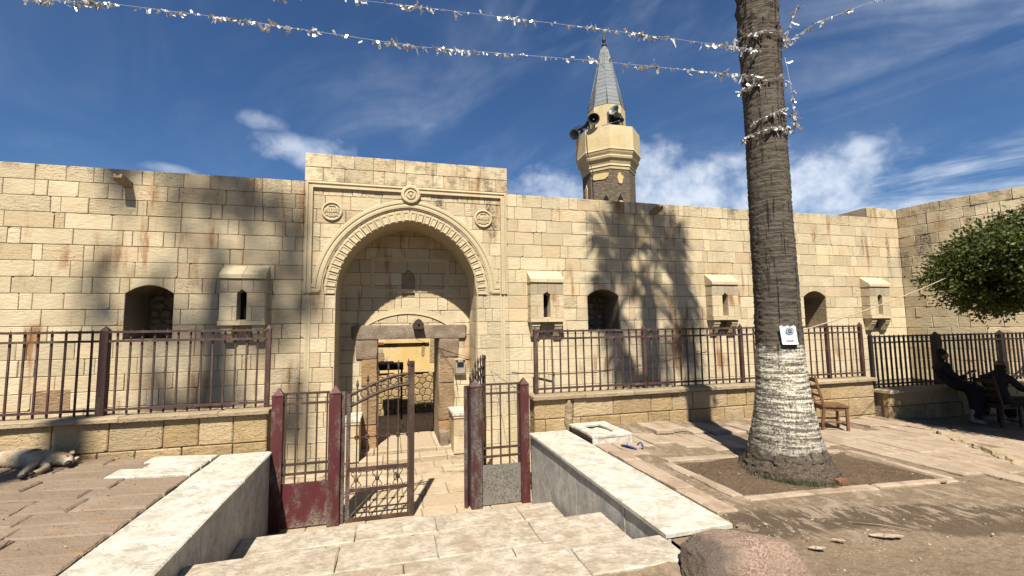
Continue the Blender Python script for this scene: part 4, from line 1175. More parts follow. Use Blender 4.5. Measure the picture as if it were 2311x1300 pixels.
# conical roof of lapped lead sheets
roof = octo([(.80, 11.50), (.70, 11.66), (.22, 13.9), (.12, 14.5), (.06, 14.66)], 'conical_roof', 'lead_sheet')
rows = 15; z0, z1 = 11.47, 14.35
rad = lambda z: .82+(z-11.47)*(-.70)/(14.5-11.47)
for j in range(rows):
    za = z0+(z1-z0)*j/rows; zb = z0+(z1-z0)*(j+1)/rows+.03
    for s in range(8):
        a0, a1 = ang+pi/4*s, ang+pi/4*(s+1)
        ra, rb_ = rad(za)+.014, rad(zb)+.004
        vs = [(ra*cos(a0), ra*sin(a0), za), (ra*cos(a1), ra*sin(a1), za+R.uniform(-.008, .008)), (rb_*cos(a1), rb_*sin(a1), zb), (rb_*cos(a0), rb_*sin(a0), zb)]
        vs += [tuple(.975*v if i < 2 else v for i, v in enumerate(p)) for p in vs]
        put('lead_sheet', B().add(vs, [(0, 1, 2, 3), (1, 0, 4, 5), (3, 2, 6, 7), (0, 3, 7, 4), (2, 1, 5, 6)]).mesh('lead_sheet'), 'lead_sheet', roof, (mx, my, 0))
for s in range(8):
    a0 = ang+pi/4*s
    put('roof_hip', B().tube([((rad(z)+.012)*cos(a0), (rad(z)+.012)*sin(a0), z) for z in (11.47, 12.5, 13.5, 14.45)], .022, 5).mesh('roof_hip'), 'lead_sheet', roof, (mx, my, 0))
put('roof_flap', B().tube([(-.25, -.22, 13.55), (-.17, -.36, 13.32), (-.06, -.40, 13.1)], .02, 4).mesh('roof_flap'), 'lead_sheet', roof, (mx, my, 0))
put('finial', B().lathe([(.03, 14.55), (.115, 14.58), (.12, 14.64), (.05, 14.68), (.045, 14.74), (.085, 14.83), (.085, 14.9), (.03, 15.02), (.022, 15.12), (.045, 15.17), (.0, 15.25)], 14).mesh('finial'), 'horn_dark', mi, (mx, my, 0))
def horn(p, d, s, label, mat='horn_grey', bell=.23):
    t = thing('loudspeaker', label, 'loudspeaker', p, 0, 'horn loudspeakers on the minaret')
    M = Vector(d).normalized().to_track_quat('Z', 'Y').to_matrix().to_4x4()
    MM = Matrix.Translation(p) @ M
    put('bell', B().lathe([(.035*s, -.12*s), (.05*s, .0), (.09*s, .16*s), (.15*s, .28*s), (bell*s, .36*s), ((bell+.012)*s, .375*s), ((bell-.02)*s, .36*s), (.13*s, .26*s), (.05*s, .1*s), (.0, .09*s)], 24).mesh('bell'), mat, t, MM)
    put('phase_plug', blob((0, 0, .2*s), (.05*s, .05*s, .09*s), 10, 6).mesh('phase_plug'), 'horn_grey', t, MM)
    put('driver', B().lathe([(.0, -.34*s), (.085*s, -.33*s), (.095*s, -.2*s), (.06*s, -.11*s), (.0, -.1*s)], 16).mesh('driver'), 'horn_dark', t, MM)
    put('bracket', B().tube([(.0, .1*s, .02*s), (0, .16*s, -.05*s), (0, .14*s, -.42*s)], .018*s, 5).mesh('bracket'), 'horn_dark', t, MM)
    return t
horn((8.42, 17.35, 10.62), (-.40, -.9, -.18), 1.05, 'dark horn loudspeaker facing forward on the balcony, left of the drum', 'horn_dark')
horn((9.50, 17.12, 10.88), (-.75, -.45, .35), 1.05, 'grey horn loudspeaker tilted upwards in front of the drum')
horn((8.02, 18.05, 10.38), (-.75, -.45, -.5), 1.0, 'grey-green horn loudspeaker drooping over the left edge of the balcony')
horn((8.16, 18.0, 10.58), (.6, -.7, .1), .85, 'small dark horn loudspeaker behind the drooping one', 'horn_dark')
mst = thing('speaker_mast', 'thin pale pole leaning across the drum of the minaret', 'pole', (8.6, 17.0, 10.2))
put('pole', B().tube([(8.62, 16.95, 10.26), (9.75, 17.25, 10.78)], .025, 6).mesh('pole'), 'horn_grey', mst)
cable([(8.05, 17.3, 10.24), (8.10, 17.35, 9.2), (8.33, 17.4, 8.4), (8.36, 17.45, 5.)], 'power_cable', 'thin cable hanging down the left side of the minaret', .012)

# ------------------------------------------------------------------ railings
def picket_mesh(key, wd, h, tip):
    if key not in _cache:
        b = B(); w2_ = wd/2
        b.box((0, 0, (h-tip)/2), (wd, wd, h-tip))
        b.add([(-w2_*1.25, -w2_, h-tip), (w2_*1.25, -w2_, h-tip), (w2_*1.25, w2_, h-tip), (-w2_*1.25, w2_, h-tip), (0, 0, h)], [(0, 1, 4), (1, 2, 4), (2, 3, 4), (3, 0, 4)])
        _cache[key] = b.mesh('picket')
    return _cache[key]
def railing(label, posts, z0, ztop, y, mat, step=.152, wd=.022, post_w=None, rails=(.09, -.20, -.07), group=None):
    """posts: x positions; pickets between them, two rails near the top and one at the foot"""
    t = thing('iron_railing', label, 'railing', ((posts[0]+posts[-1])/2, y, z0), 0, group)
    for i, x in enumerate(posts):
        pw = (post_w or {}).get(i, .065); h = ztop-z0+.02
        b = B(); b.box((0, 0, (h-.07)/2), (pw, pw, h-.07)); q = pw/2
        b.add([(-q, -q, h-.07), (q, -q, h-.07), (q, q, h-.07), (-q, q, h-.07), (0, 0, h)], [(0, 1, 4), (1, 2, 4), (2, 3, 4), (3, 0, 4)])
        put('post', b.mesh('post'), mat, t, (x, y, z0))
    for xa, xb in zip(posts, posts[1:]):
        n = int(round((xb-xa)/step)); s = (xb-xa)/n
        for k in range(1, n):
            lean = Matrix.Rotation(R.uniform(-.006, .006), 4, 'Y')
            put('picket', picket_mesh((round(ztop-z0, 2), wd, mat), wd, ztop-z0-.035, .07), mat, t, Matrix.Translation((xa+s*k, y, z0+.012)) @ lean)
        for zz in (z0+rails[0], ztop+rails[1], ztop+rails[2]):
            put('rail', B().box((0, 0, 0), (xb-xa-.02, .030, .034)).mesh('rail'), mat, t, ((xa+xb)/2, y-.028, zz))
    return t
railing('maroon iron railing on the low wall beside the sleeping dog', [-8.25, -6.07, -3.9, -1.80], .605, 1.85, 7.77, 'iron_fence', post_w={2: .10})
railing('maroon iron railing on the low wall behind the palm', [2.48, 4.62, 6.80, 9.0, 9.93], .60, 1.76, 7.68, 'iron_fence')
railing('black iron railing behind the seated men under the clipped tree', [9.99, 11.93, 14.05, 16.2], .355, 1.53, 7.52, 'iron_dark', step=.142, wd=.03, post_w={1: .09, 2: .09})

# ------------------------------------------------------------------ entrance gate
YG = 7.6; GZ = -1.15
def gpost(parent, x, wd, ztop, mat):
    b = B(); h = ztop-GZ-.11; q = wd/2
    b.box((0, 0, h/2), (wd, wd, h)); b.box((0, 0, h+.008), (wd+.014, wd+.014, .016))
    b.add([(-q, -q, h+.016), (q, -q, h+.016), (q, q, h+.016), (-q, q, h+.016), (0, 0, h+.125)], [(0, 1, 4), (1, 2, 4), (2, 3, 4), (3, 0, 4)])
    put('gate_post', b.mesh('gate_post'), mat, parent, (x, YG, GZ))
def side_panel(xa, xb, label, pmats, sheet, pw):
    t = thing('gate_side_panel', label, 'gate panel', ((xa+xb)/2, YG, GZ))
    gpost(t, xa, pw[0], .90, pmats[0]); gpost(t, xb, pw[1], .90, pmats[1])
    a, b_ = xa+pw[0]/2, xb-pw[1]/2; c = (a+b_)/2
    put('sheet_panel', B().box((c, YG, (GZ-.50)/2+.01), (b_-a, .025, -.50-GZ-.02)).mesh('sheet_panel'), sheet, t)
    for zz in (.815, .665, -.225, -.365): put('rail', B().box((0, 0, 0), (b_-a, .035, .032)).mesh('rail'), 'iron_gate', t, (c, YG, zz))
    for k in range(5):
        x = a+.03+(b_-a-.06)*k/4
        put('bar', B().box((0, 0, 0), (.022, .022, 1.32)).mesh('bar'), 'iron_gate', t, (x, YG, .16))
    return t
side_panel(-1.60, -.80, 'fixed gate panel with a maroon sheet-metal foot, left of the closed leaf', ('paint_maroon', 'paint_maroon'), 'sheet_maroon', (.15, .17))
side_panel(1.385, 2.22, 'fixed gate panel with a grey sheet-metal foot, right of the opening', ('paint_maroon_worn', 'paint_maroon'), 'sheet_grey', (.18, .15))
def spiral(c, r0, turns, a0, sgn, n=22):
    return [(c[0]+r0*(1-.8*k/n)*cos(a0+sgn*2*pi*turns*k/n), 0, c[1]+r0*(1-.8*k/n)*sin(a0+sgn*2*pi*turns*k/n)) for k in range(n+1)]
def gate_leaf(base, rz, label, flip=1):
    """iron leaf: hinge stile at x=0, free stile at x=W; local x along the leaf"""
    W_ = 1.04
    t = thing('gate_leaf', label, 'gate', base, rz)
    T0 = MW[t]
    def p(name, b, mat='iron_gate', parent=None, at=(0, 0, 0)): return put(name, b.mesh(name), mat, parent or t, T0 @ Matrix.Translation(at))
    top = lambda x, o: 1.86+o+.34*sin(pi/2*min(1, max(0, x/W_)))**1.15
    p('hinge_stile', B().box((.0, 0, .98), (.07, .06, 1.96)).box((.085, 0, .96), (.06, .045, 1.92)), 'paint_maroon_worn')
    p('free_stile', B().box((W_, 0, 1.2), (.085, .05, 2.4)))
    p('latch_eye', B().box((W_, -.03, 2.35), (.05, .02, .05)), 'iron_dark')
    for zz, h in ((.03, .05), (.46, .045), (.77, .06)): p('rail', B().box((W_/2+.05, 0, zz), (W_-.05, .035, h)))
    p('rail', B().box((W_/2+.05, 0, 1.25), (W_-.1, .012, .014)))
    for o, rd in ((.0, .022), (-.17, .026)):
        p('curved_rail', B().tube([(.1+(W_-.12)*k/14, 0, top(.1+(W_-.12)*k/14, o)) for k in range(15)], rd, 6))
    xs = [.21+.155*k for k in range(6)]
    for k, x in enumerate(xs):
        h = top(x, .0)+(.10 if k < 2 else .15)
        bar = p('bar', B().box((0, 0, h/2+.02), (.02, .02, h-.04)), at=(x, 0, 0))
        p('spear_tip', B().lathe([(.006, h-.04), (.024, h-.005), (.02, h+.02), (.0, h+.10)], 6), 'iron_gate', bar, (x, 0, 0))
        p('rosette', B().lathe([(.036, -.018), (.036, .018), (.02, .024), (.014, .012), (.0, .012)], 12, (0, 0, 1.25), True, 0, Matrix.Rotation(radians(90), 4, 'X')), 'iron_gate', bar, (x, 0, 0))
    for k in range(6):
        x = .17+.15*k; zc = top(x, -.085)
        p('ring', B().tube([(x+.062*cos(2*pi*i/16), 0, zc+.062*sin(2*pi*i/16)) for i in range(16)], .008, 5, True))
    for k in range(6):
        x = xs[k]
        for s in (1, -1):
            if k % 2: continue
            for v in (1, -1):       # lyre-shaped pairs springing from the rosettes
                pts = [(x+s*(.012+.062*sin(pi*.5*i/9)), 0, .615+v*(.015+.105*(i/9)**1.2)) for i in range(10)]
                e = pts[-1]; pts += [(e[0]-s*.026+s*.026*(1-.75*i/12)*cos(2.1*pi*i/12), 0, e[2]+v*.026*(1-.75*i/12)*sin(2.1*pi*i/12)) for i in range(1, 13)]
                p('scroll', B().tube(pts, .0065, 4))
        if k % 2:
            for v in (1, -1):
                p('scroll', B().tube([(x+.055*cos(a), 0, .615+v*.125+v*-.02*sin(a)) for a in [pi*i/10 for i in range(11)]], .006, 4))
        if k % 2 == 0: p('rosette', B().lathe([(.034, -.016), (.034, .016), (.018, .022), (.0, .012)], 12, (x, 0, .615), True, 0, Matrix.Rotation(radians(90), 4, 'X')))
    return t
gate_leaf((-.69, YG, GZ), 0, 'closed rusty iron gate leaf with scrollwork and an arched top')
gate_leaf((1.235, YG+.03, GZ), radians(62), 'rusty iron gate leaf swung open, seen edge-on beside the worn maroon post')
lk = put('padlock_loop', B().tube([(.0, 0, .0), (-.028, 0, -.06), (-.022, 0, -.11), (0, 0, -.125), (.022, 0, -.11), (.028, 0, -.06), (0, 0, 0)], .008, 5).mesh('padlock_loop'), 'iron_dark', None, (.11, YG-.03, -.46)); tag(lk, 'dark loop of wire hanging on the scrollwork of the closed gate leaf', 'wire loop')
br = thing('metal_bracket', 'small dark metal stand behind the railing to the right of the gate', 'bracket', (2.9, 9.2, -1.17))
put('post', B().box((0, 0, .95), (.05, .05, 1.9)).mesh('post'), 'iron_dark', br, (2.93, 9.2, -1.17)); put('arm', B().bar((0, 0, 0), (.38, .0, -.10), .05).mesh('arm'), 'iron_dark', br, (2.93, 9.2, .72))
put('post', B().box((0, 0, .95), (.045, .045, 1.9)).mesh('post'), 'horn_grey', br, (3.36, 9.22, -1.17)); put('cap', B().lathe([(.03, 0), (.035, .05), (.0, .1)], 10).mesh('cap'), 'iron_dark', br, (3.36, 9.22, .73))

# ------------------------------------------------------------------ palms
def trunk_mesh(prof, zmax, fine_to, dz, n, seed, foot=True):
    """prof: list of (z, radius); rows of leaf-scar ridges as real relief"""
    def rad_(z):
        for (a, ra), (c, rc) in zip(prof, prof[1:]):
            if z <= c: t = (z-a)/(c-a); return ra+(rc-ra)*t
        return prof[-1][1]
    vs = []; fs = []; zs = []; z = prof[0][0]
    while z < zmax: zs.append(z); z += dz if z < fine_to else .12
    for z in zs:
        for k in range(n):
            a = 2*pi*k/n; d = Vector((cos(a), sin(a), 0))
            wob = .035*noise.noise(Vector((d.x*1.3, d.y*1.3, z*.8+seed)))+.02*noise.noise(Vector((d.x*4, d.y*4, z*3+seed)))
            ph = z*15+3.6*noise.noise(Vector((d.x*1.5, d.y*1.5, z*1.3+seed*3)))+.9*noise.noise(Vector((d.x*5, d.y*5, z*4)))
            saw = (ph-math.floor(ph)); ridge = .013*(1-saw)*(.5+.8*abs(noise.noise(Vector((d.x*3, d.y*3, z*5+seed)))))
            rough_ = .010*noise.noise(Vector((d.x*14, d.y*14, z*22+seed)))
            q = rad_(z)
            if z < .2 and foot:
                rough_ = .035*noise.noise(Vector((d.x*9, d.y*9, z*16+seed)))+.03*noise.noise(Vector((d.x*20, d.y*20, z*30))); ridge *= .2
            if z > 5.45 and foot:      # shaggy old leaf bases
                rough_ += .05*max(0, noise.noise(Vector((d.x*5, d.y*5, z*7))))
            rr = q*(1+wob)+ridge+rough_
            vs.append((rr*d.x, rr*d.y, z))
    for i in range(len(zs)-1):
        for k in range(n): fs.append((i*n+k, i*n+(k+1) % n, (i+1)*n+(k+1) % n, (i+1)*n+k))
    fs.append(tuple((len(zs)-1)*n+k for k in range(n)))
    return B().add(vs, fs, True).mesh('trunk')
def fan_leaf(b, o, d, L, rr):
    """one fan-palm leaf: stalk and a folded fan of blades"""
    d = d.normalized(); side = d.cross(Vector((0, 0, 1)))
    side = side.normalized() if side.length > .1 else Vector((1, 0, 0)); nrm = side.cross(d)
    p0 = o; pts = []
    for k in range(5): t = k/4; pts.append(o+d*L*t-Vector((0, 0, .25*L*t*t)))
    b.tube(pts, [.03, .025, .02, .018, .015], 4)
    c = pts[-1]; dd = (pts[-1]-pts[-2]).normalized(); nb = 30
    for k in range(nb):
        a = radians(-118+236*k/(nb-1)); v = (dd*cos(a)+side*sin(a)).normalized(); v = (v+nrm*rr.uniform(-.12, .12)).normalized()
        ln = rr.uniform(.75, 1.0)*(.95-.15*abs(a)/2); wv = nrm.cross(v).normalized()*.032
        m = c+v*ln*.55; e = c+v*ln-Vector((0, 0, ln*rr.uniform(.18, .42)))
        fold = nrm*.012*(1 if k % 2 else -1)
        k0 = len(b.v)
        b.v += [tuple(c), tuple(m+wv+fold), tuple(m-wv+fold), tuple(e)]; b.f += [(k0, k0+1, k0+2), (k0+1, k0+3, k0+2)]; b.sm += [False]*2
def palm(base, prof, h, label, seed, detail=True, n_leaf=30, spread=1.):
    t = thing('palm_tree', label, 'palm', base)
    tr = put('trunk', trunk_mesh(prof, h, 6.7 if detail else .3, .014 if detail else .12, 72 if detail else 20, seed), 'palm_bark', t, base)
    rr = random.Random(seed); b = B(); o = Vector((0, 0, h-.1))
    for k in range(n_leaf):
        az_ = k*2.39996+rr.uniform(-.2, .2); t_ = (k+.5)/n_leaf; el_ = radians(82-128*t_+rr.uniform(-8, 8))
        fan_leaf(b, o+Vector((0, 0, .5*(1-t_))), Vector((cos(az_)*cos(el_), sin(az_)*cos(el_), sin(el_))), rr.uniform(.75, 1.55)*spread, rr)
    put('crown', b.mesh('crown'), 'palm_leaf', t, base)
    return t
PB = (4.84, 4.80, zg(4.84, 4.8))
P0 = [(-.12, .60), (.0, .565), (.08, .52), (.2, .455), (.33, .415), (.52, .375), (.75, .335), (1.0, .305), (1.35, .272), (2.0, .256), (3.0, .25), (4.6, .238), (6.2, .243), (7., .23), (12, .2)]
palm(PB, P0, 10.5, 'tall palm with a whitewashed lower trunk in the paved square', 3, True, 30)
palm((-7.5, -4., zg(-7.5, -4)), [(-.1, .5), (.3, .38), (1, .31), (6, .28), (25, .22)], 23.4, 'palm outside the left edge, known by its shadow across the sleeping dog', 8, False, 25, 1.35)
gr = B(); rr = random.Random(2)
for k in range(420):
    a = rr.gauss(radians(236), .55); q = rr.uniform(.50, .66); x, y_ = PB[0]+q*cos(a), PB[1]+q*sin(a); z = zg(x, y_)+.0
    h = rr.uniform(.025, .075); d = Vector((rr.uniform(-.4, .4), rr.uniform(-.4, .4), 1)).normalized(); s_ = Vector((cos(a+1.5), sin(a+1.5), 0))*.006
    o = Vector((x, y_, z)); k0 = len(gr.v); gr.v += [tuple(o-s_), tuple(o+s_), tuple(o+d*h)]; gr.f.append((k0, k0+1, k0+2)); gr.sm.append(False)
gg = put('weeds', gr.mesh('weeds'), 'grass', None, kind='stuff'); tag(gg, 'tuft of green weeds at the foot of the palm', 'weeds')
# notice pinned to the trunk
nt = thing('paper_notice', 'white paper notice with a round blue emblem pinned to the palm trunk', 'notice', (4.62, 4.62, 1.55))
fa = atan2(-4.8+.25, -4.84); cx_, cy_ = PB[0], PB[1]
def on_trunk(u, z, rad__=.298):
    """point on the trunk face that looks at the path: u along the circumference"""
    a = atan2(-PB[1], -PB[0])+.40+u/rad__; return Vector((cx_+rad__*cos(a), cy_+rad__*sin(a), z))
b = B(); nu, nz = 8, 8; vs = []
for j in range(nz+1):
    for i in range(nu+1):
        u = -.095+.19*i/nu; v = 1.505+.225*j/nz
        if j == nz: v += .012*sin(i*2.1)
        wr_ = .006*noise.noise(Vector((u*14, v*12, 2)))+.004*sin(u*22+v*9)
        vs.append(on_trunk(u-.10*(v-1.6), v, .300+wr_+(.012 if j == 0 else 0)))
b.add(vs, [(j*(nu+1)+i, j*(nu+1)+i+1, (j+1)*(nu+1)+i+1, (j+1)*(nu+1)+i) for j in range(nz) for i in range(nu)], True)
pp = put('sheet', b.mesh('sheet'), 'paper', nt)
def disc_on(r0, r1, mat, lift, name, n=28):
    vs = []; fs = []
    for k in range(n):
        a = 2*pi*k/n
        for q in (r0, r1): vs.append(on_trunk(.0+q*cos(a), 1.665+q*sin(a), .302+.006+lift))
    fs = [(2*k, 2*k+1, 2*((k+1) % n)+1, 2*((k+1) % n)) for k in range(n)]
    put(name, B().add(vs, fs).mesh(name), mat, nt)
disc_on(.001, .046, 'print_blue', .001, 'emblem'); disc_on(.029, .037, 'print_pale', .003, 'emblem_ring')
s = B()
for k in range(5):
    u = -.024+.011*k; s.tube([on_trunk(u, 1.658, .313), on_trunk(u+.003, 1.658+.016*(1+(k*7) % 3)/2, .313)], .0025, 4); s.tube([on_trunk(u, 1.658, .313), on_trunk(u+.011, 1.656, .313)], .0025, 4)
put('emblem_lettering', s.mesh('emblem_lettering'), 'print_pale', nt, kind='stuff')
s = B()
for k in range(9):
    u = -.042+.0095*k; s.tube([on_trunk(u, 1.548, .309), on_trunk(u+.003, 1.548+.012*(1+(k*5) % 3)/2, .309)], .0022, 4); s.tube([on_trunk(u, 1.548, .309), on_trunk(u+.0095, 1.547+.002*(k % 2), .309)], .0022, 4)
put('caption_lettering', s.mesh('caption_lettering'), 'print_blue', nt, kind='stuff')

# ------------------------------------------------------------------ foil garlands
def garland(pts, label, dens, seed, sag=.0, wrap=False):
    rr = random.Random(seed); q = []
    for a, c in zip(pts, pts[1:]):
        a, c = Vector(a), Vector(c); n = max(2, int((c-a).length/.15))
        for i in range(n): t = i/n; q.append(a.lerp(c, t)-Vector((0, 0, sag*4*t*(1-t))))
    q.append(Vector(pts[-1])); m = sum(q, Vector())/len(q); q = [p-m for p in q]
    t = put('foil_garland', B().tube(q, .0016, 4).mesh('foil_garland'), 'paper', None, m); tag(t, label, 'garland', 'foil garlands')
    b = B(); L = sum((q[i+1]-q[i]).length for i in range(len(q)-1))
    wind = Vector((.9, -.1, -.15))
    for k in range(int(L*dens)):
        i = rr.randrange(len(q)-1); p = q[i].lerp(q[i+1], rr.random())
        if noise.noise(p*2.6+m) < .0 and rr.random() < .75: continue
        d = (Vector((rr.gauss(0, .7), rr.gauss(0, .7), rr.gauss(-.7, .7)))+wind*.35).normalized()
        ln = rr.choice((.02, .03, .04, .05, .06, .085)) if rr.random() < .92 else rr.uniform(.08, .13); wd = rr.uniform(.006, .020)
        s_ = d.cross(Vector((rr.gauss(0, 1), rr.gauss(0, 1), rr.gauss(0, 1)))).normalized()*wd; n_ = d.cross(s_).normalized()
        e1 = p+d*ln*.5+n_*rr.uniform(-.015, .015); e2 = p+d*ln+n_*rr.uniform(-.04, .04)
        k0 = len(b.v); b.v += [tuple(v) for v in (p-s_, p+s_, e1+s_, e1-s_, e2+s_*.8, e2-s_*.8)]
        b.f += [(k0, k0+1, k0+2, k0+3), (k0+3, k0+2, k0+4, k0+5)]; b.sm += [False]*2
    put('foil_strips', b.mesh('foil_strips'), 'foil', t, m, kind='stuff')
GA = [(-7.5, 6.3, 5.3), (-3.605, 5.7, 5.324), (-2.96, 5.6, 5.327), (-1.759, 5.45, 5.256), (.274, 5.2, 5.081), (2.408, 4.9, 5.036), (4.66, 4.62, 4.97)]
GB = [(-7.5, 6.3, 5.95), (-.386, 5.3, 5.619), (.581, 5.15, 5.561), (2.483, 4.9, 5.466), (4.66, 4.62, 5.34)]
garland(GA, 'lower silver foil garland running from the palm across the sky to the left', 84, 1)
garland(GB, 'upper silver foil garland running left from the palm past the minaret tip', 74, 2)
garland([(5.02, 4.62, 5.45), (5.44, 4.45, 5.74), (5.95, 4.2, 5.90), (8.5, 3.4, 6.6)], 'silver foil garland rising from the palm to the upper right', 90, 3)
garland([(5.0, 4.6, 5.35), (5.13, 4.55, 5.75), (5.25, 4.4, 6.2)], 'short silver foil garland hanging beside the palm trunk', 90, 4)
def ring_on(z, r_, tilt, a0, a1, n=22, drop=0.): return [(PB[0]+r_*cos(a), PB[1]+r_*sin(a), z+tilt*cos(a)+drop*(k/n)) for k, a in ((k, a0+(a1-a0)*k/n) for k in range(n+1))]
garland(ring_on(4.93, .275, .03, radians(150), radians(370)), 'silver foil wound round the palm trunk below the garlands', 95, 5)
garland(ring_on(4.26, .285, .02, radians(150), radians(365)), 'lowest ring of silver foil wound round the palm trunk', 95, 6)
garland(ring_on(5.75, .30, .08, radians(140), radians(380), 22, -.35), 'thick bunch of silver foil wound round the shaggy top of the trunk', 120, 7)
garland([(5.06, 4.62, 5.3), (5.10, 4.6, 4.95), (5.13, 4.6, 4.55), (5.12, 4.6, 4.3)], 'strand of silver foil hanging down the right side of the trunk', 80, 8)
garland(ring_on(4.5, .28, .12, radians(200), radians(330)), 'thin slanting strand of silver foil on the trunk between two rings', 60, 9)
cable([(5.02, 4.60, 1.68), (7.4, 5.25, 2.07), (10.4, 6.1, 2.68)], 'rope_line', 'thin rope stretched from the palm trunk into the clipped tree', .008, 'rope', 'rope', .015)

# ------------------------------------------------------------------ clipped tree on the right
fc = Vector((11.62, 4.78, 2.64)); fr = Vector((2.02, 2.0, .98))
ft = thing('clipped_tree', 'dense dark green clipped tree shading the seated men at the right edge', 'tree', (11.8, 4.78, zg(11.8, 4.78)))
b = B(); b.tube([(0, 0, -.1), (.03, .02, .8), (-.04, 0, 1.5), (-.1, .05, 2.3), (-.2, 0, 3.0)], [.20, .15, .13, .12, .08], 12)
rr = random.Random(4)
for k in range(14):
    a = k*2.4; e = rr.uniform(.35, .9); v = .75*Vector((cos(a)*cos(e), sin(a)*cos(e), sin(e)*.6)); b.tube([(-.05, .0, 2.1+.05*k), Vector((-.05, 0, 2.25+.05*k))+v*.7, Vector((-.1, 0, 2.3+.05*k))+v*1.6], [.06, .04, .015], 6)
put('trunk', b.mesh('trunk'), 'ficus_bark', ft, (11.8, 4.78, zg(11.8, 4.78)))
b = B(); rr = random.Random(6)
def crown_r(d):
    return 1+.26*noise.noise(d*2.0+Vector((5, 1, 2)))+.16*noise.noise(d*4.6)
ntw = 16500; made = 0
while made < ntw:
    d = Vector((rr.gauss(0, 1), rr.gauss(0, 1), rr.gauss(0, 1))).normalized()
    if d.z < -.75: continue
    s_ = rr.random()**.42; s_ = max(.3, s_)
    q = crown_r(d)*s_
    zz = d.z*fr.z if d.z > 0 else d.z*fr.z*.92
    p = fc+Vector((d.x*fr.x, d.y*fr.y, zz))*q
    if noise.noise(p*1.9+Vector((3, 7, 1))) < -.22 and s_ > .78: continue
    made += 1
    ax = (d*1.0+Vector((rr.gauss(0, .45), rr.gauss(0, .45), rr.gauss(.1, .4)))).normalized()
    ln = rr.uniform(.14, .34)
    sd = ax.cross(Vector((rr.gauss(0, 1), rr.gauss(0, 1), rr.gauss(0, 1)))).normalized()
    for k in range(8):
        t_ = k/7; o = p+ax*ln*t_; a = k*2.4+rr.uniform(-.3, .3); sd2 = (sd*cos(a)+ax.cross(sd)*sin(a))
        ld_ = (ax*rr.uniform(.55, 1.0)+sd2*rr.uniform(.6, 1.0)).normalized(); L = rr.uniform(.055, .10); wv = ld_.cross(ax).normalized()*L*.26
        mid = o+ld_*L*.5; e = o+ld_*L
        k0 = len(b.v); b.v += [tuple(o), tuple(mid+wv), tuple(e), tuple(mid-wv)]; b.f.append((k0, k0+1, k0+2, k0+3)); b.sm.append(False)
put('crown', b.mesh('crown'), 'ficus_leaf', ft)

# ------------------------------------------------------------------ chairs
def chair(base, rz, label, wood='chair_wood', seat=.45, s=1.):
    t = thing('wooden_chair', label, 'chair', base, rz); T0 = MW[t]
    def p(name, b): put(name, b.mesh(name), wood, t, T0)
    w_, d_ = .42*s, .40*s; lw = .042*s
    p('seat', B().box((0, 0, seat-.012), (w_+.03, d_+.03, .028)))
    p('apron', B().box((0, -d_/2+.02, seat-.06), (w_-.04, .02, .06)).box((0, d_/2-.02, seat-.06), (w_-.04, .02, .06)).box((w_/2-.02, 0, seat-.06), (.02, d_-.04, .06)).box((-w_/2+.02, 0, seat-.06), (.02, d_-.04, .06)))
    for sx in (-1, 1):
        p('leg', B().bar((sx*(w_/2-.02), -d_/2+.02, 0), (sx*(w_/2-.02), -d_/2+.02, seat-.02), lw))
        p('back_leg', B().bar((sx*(w_/2-.02), d_/2+.03, 0), (sx*(w_/2-.02), d_/2-.02, seat), lw).bar((sx*(w_/2-.02), d_/2-.02, seat), (sx*(w_/2-.02), d_/2+.09, seat+.50*s), lw*.9))
        p('finial', B().lathe([(.012, 0), (.02, .015), (.008, .03), (.018, .05), (0, .07)], 10, (sx*(w_/2-.02), d_/2+.09, seat+.50*s)))
        p('stretcher', B().bar((sx*(w_/2-.02), -d_/2+.02, .16), (sx*(w_/2-.02), d_/2+.02, .16), .025))
    p('stretcher', B().bar((-w_/2+.02, -d_/2+.02, .10), (w_/2-.02, -d_/2+.02, .10), .028))
    for zz, yy in ((seat+.44*s, .075), (seat+.30*s, .05), (seat+.16*s, .025)):
        p('back_slat', B().box((0, d_/2+yy-.01, zz), (w_-.06, .018, .075 if zz > seat+.4*s else .045)))
    return t
chair((7.84, 6.72, zg(7.84, 6.72)), radians(62), 'brown wooden chair standing empty behind the palm trunk')
chair((11.78, 6.42, zg(11.8, 6.4)), radians(78), 'dark wooden chair under the man at the right edge', 'dark_wood', .44)

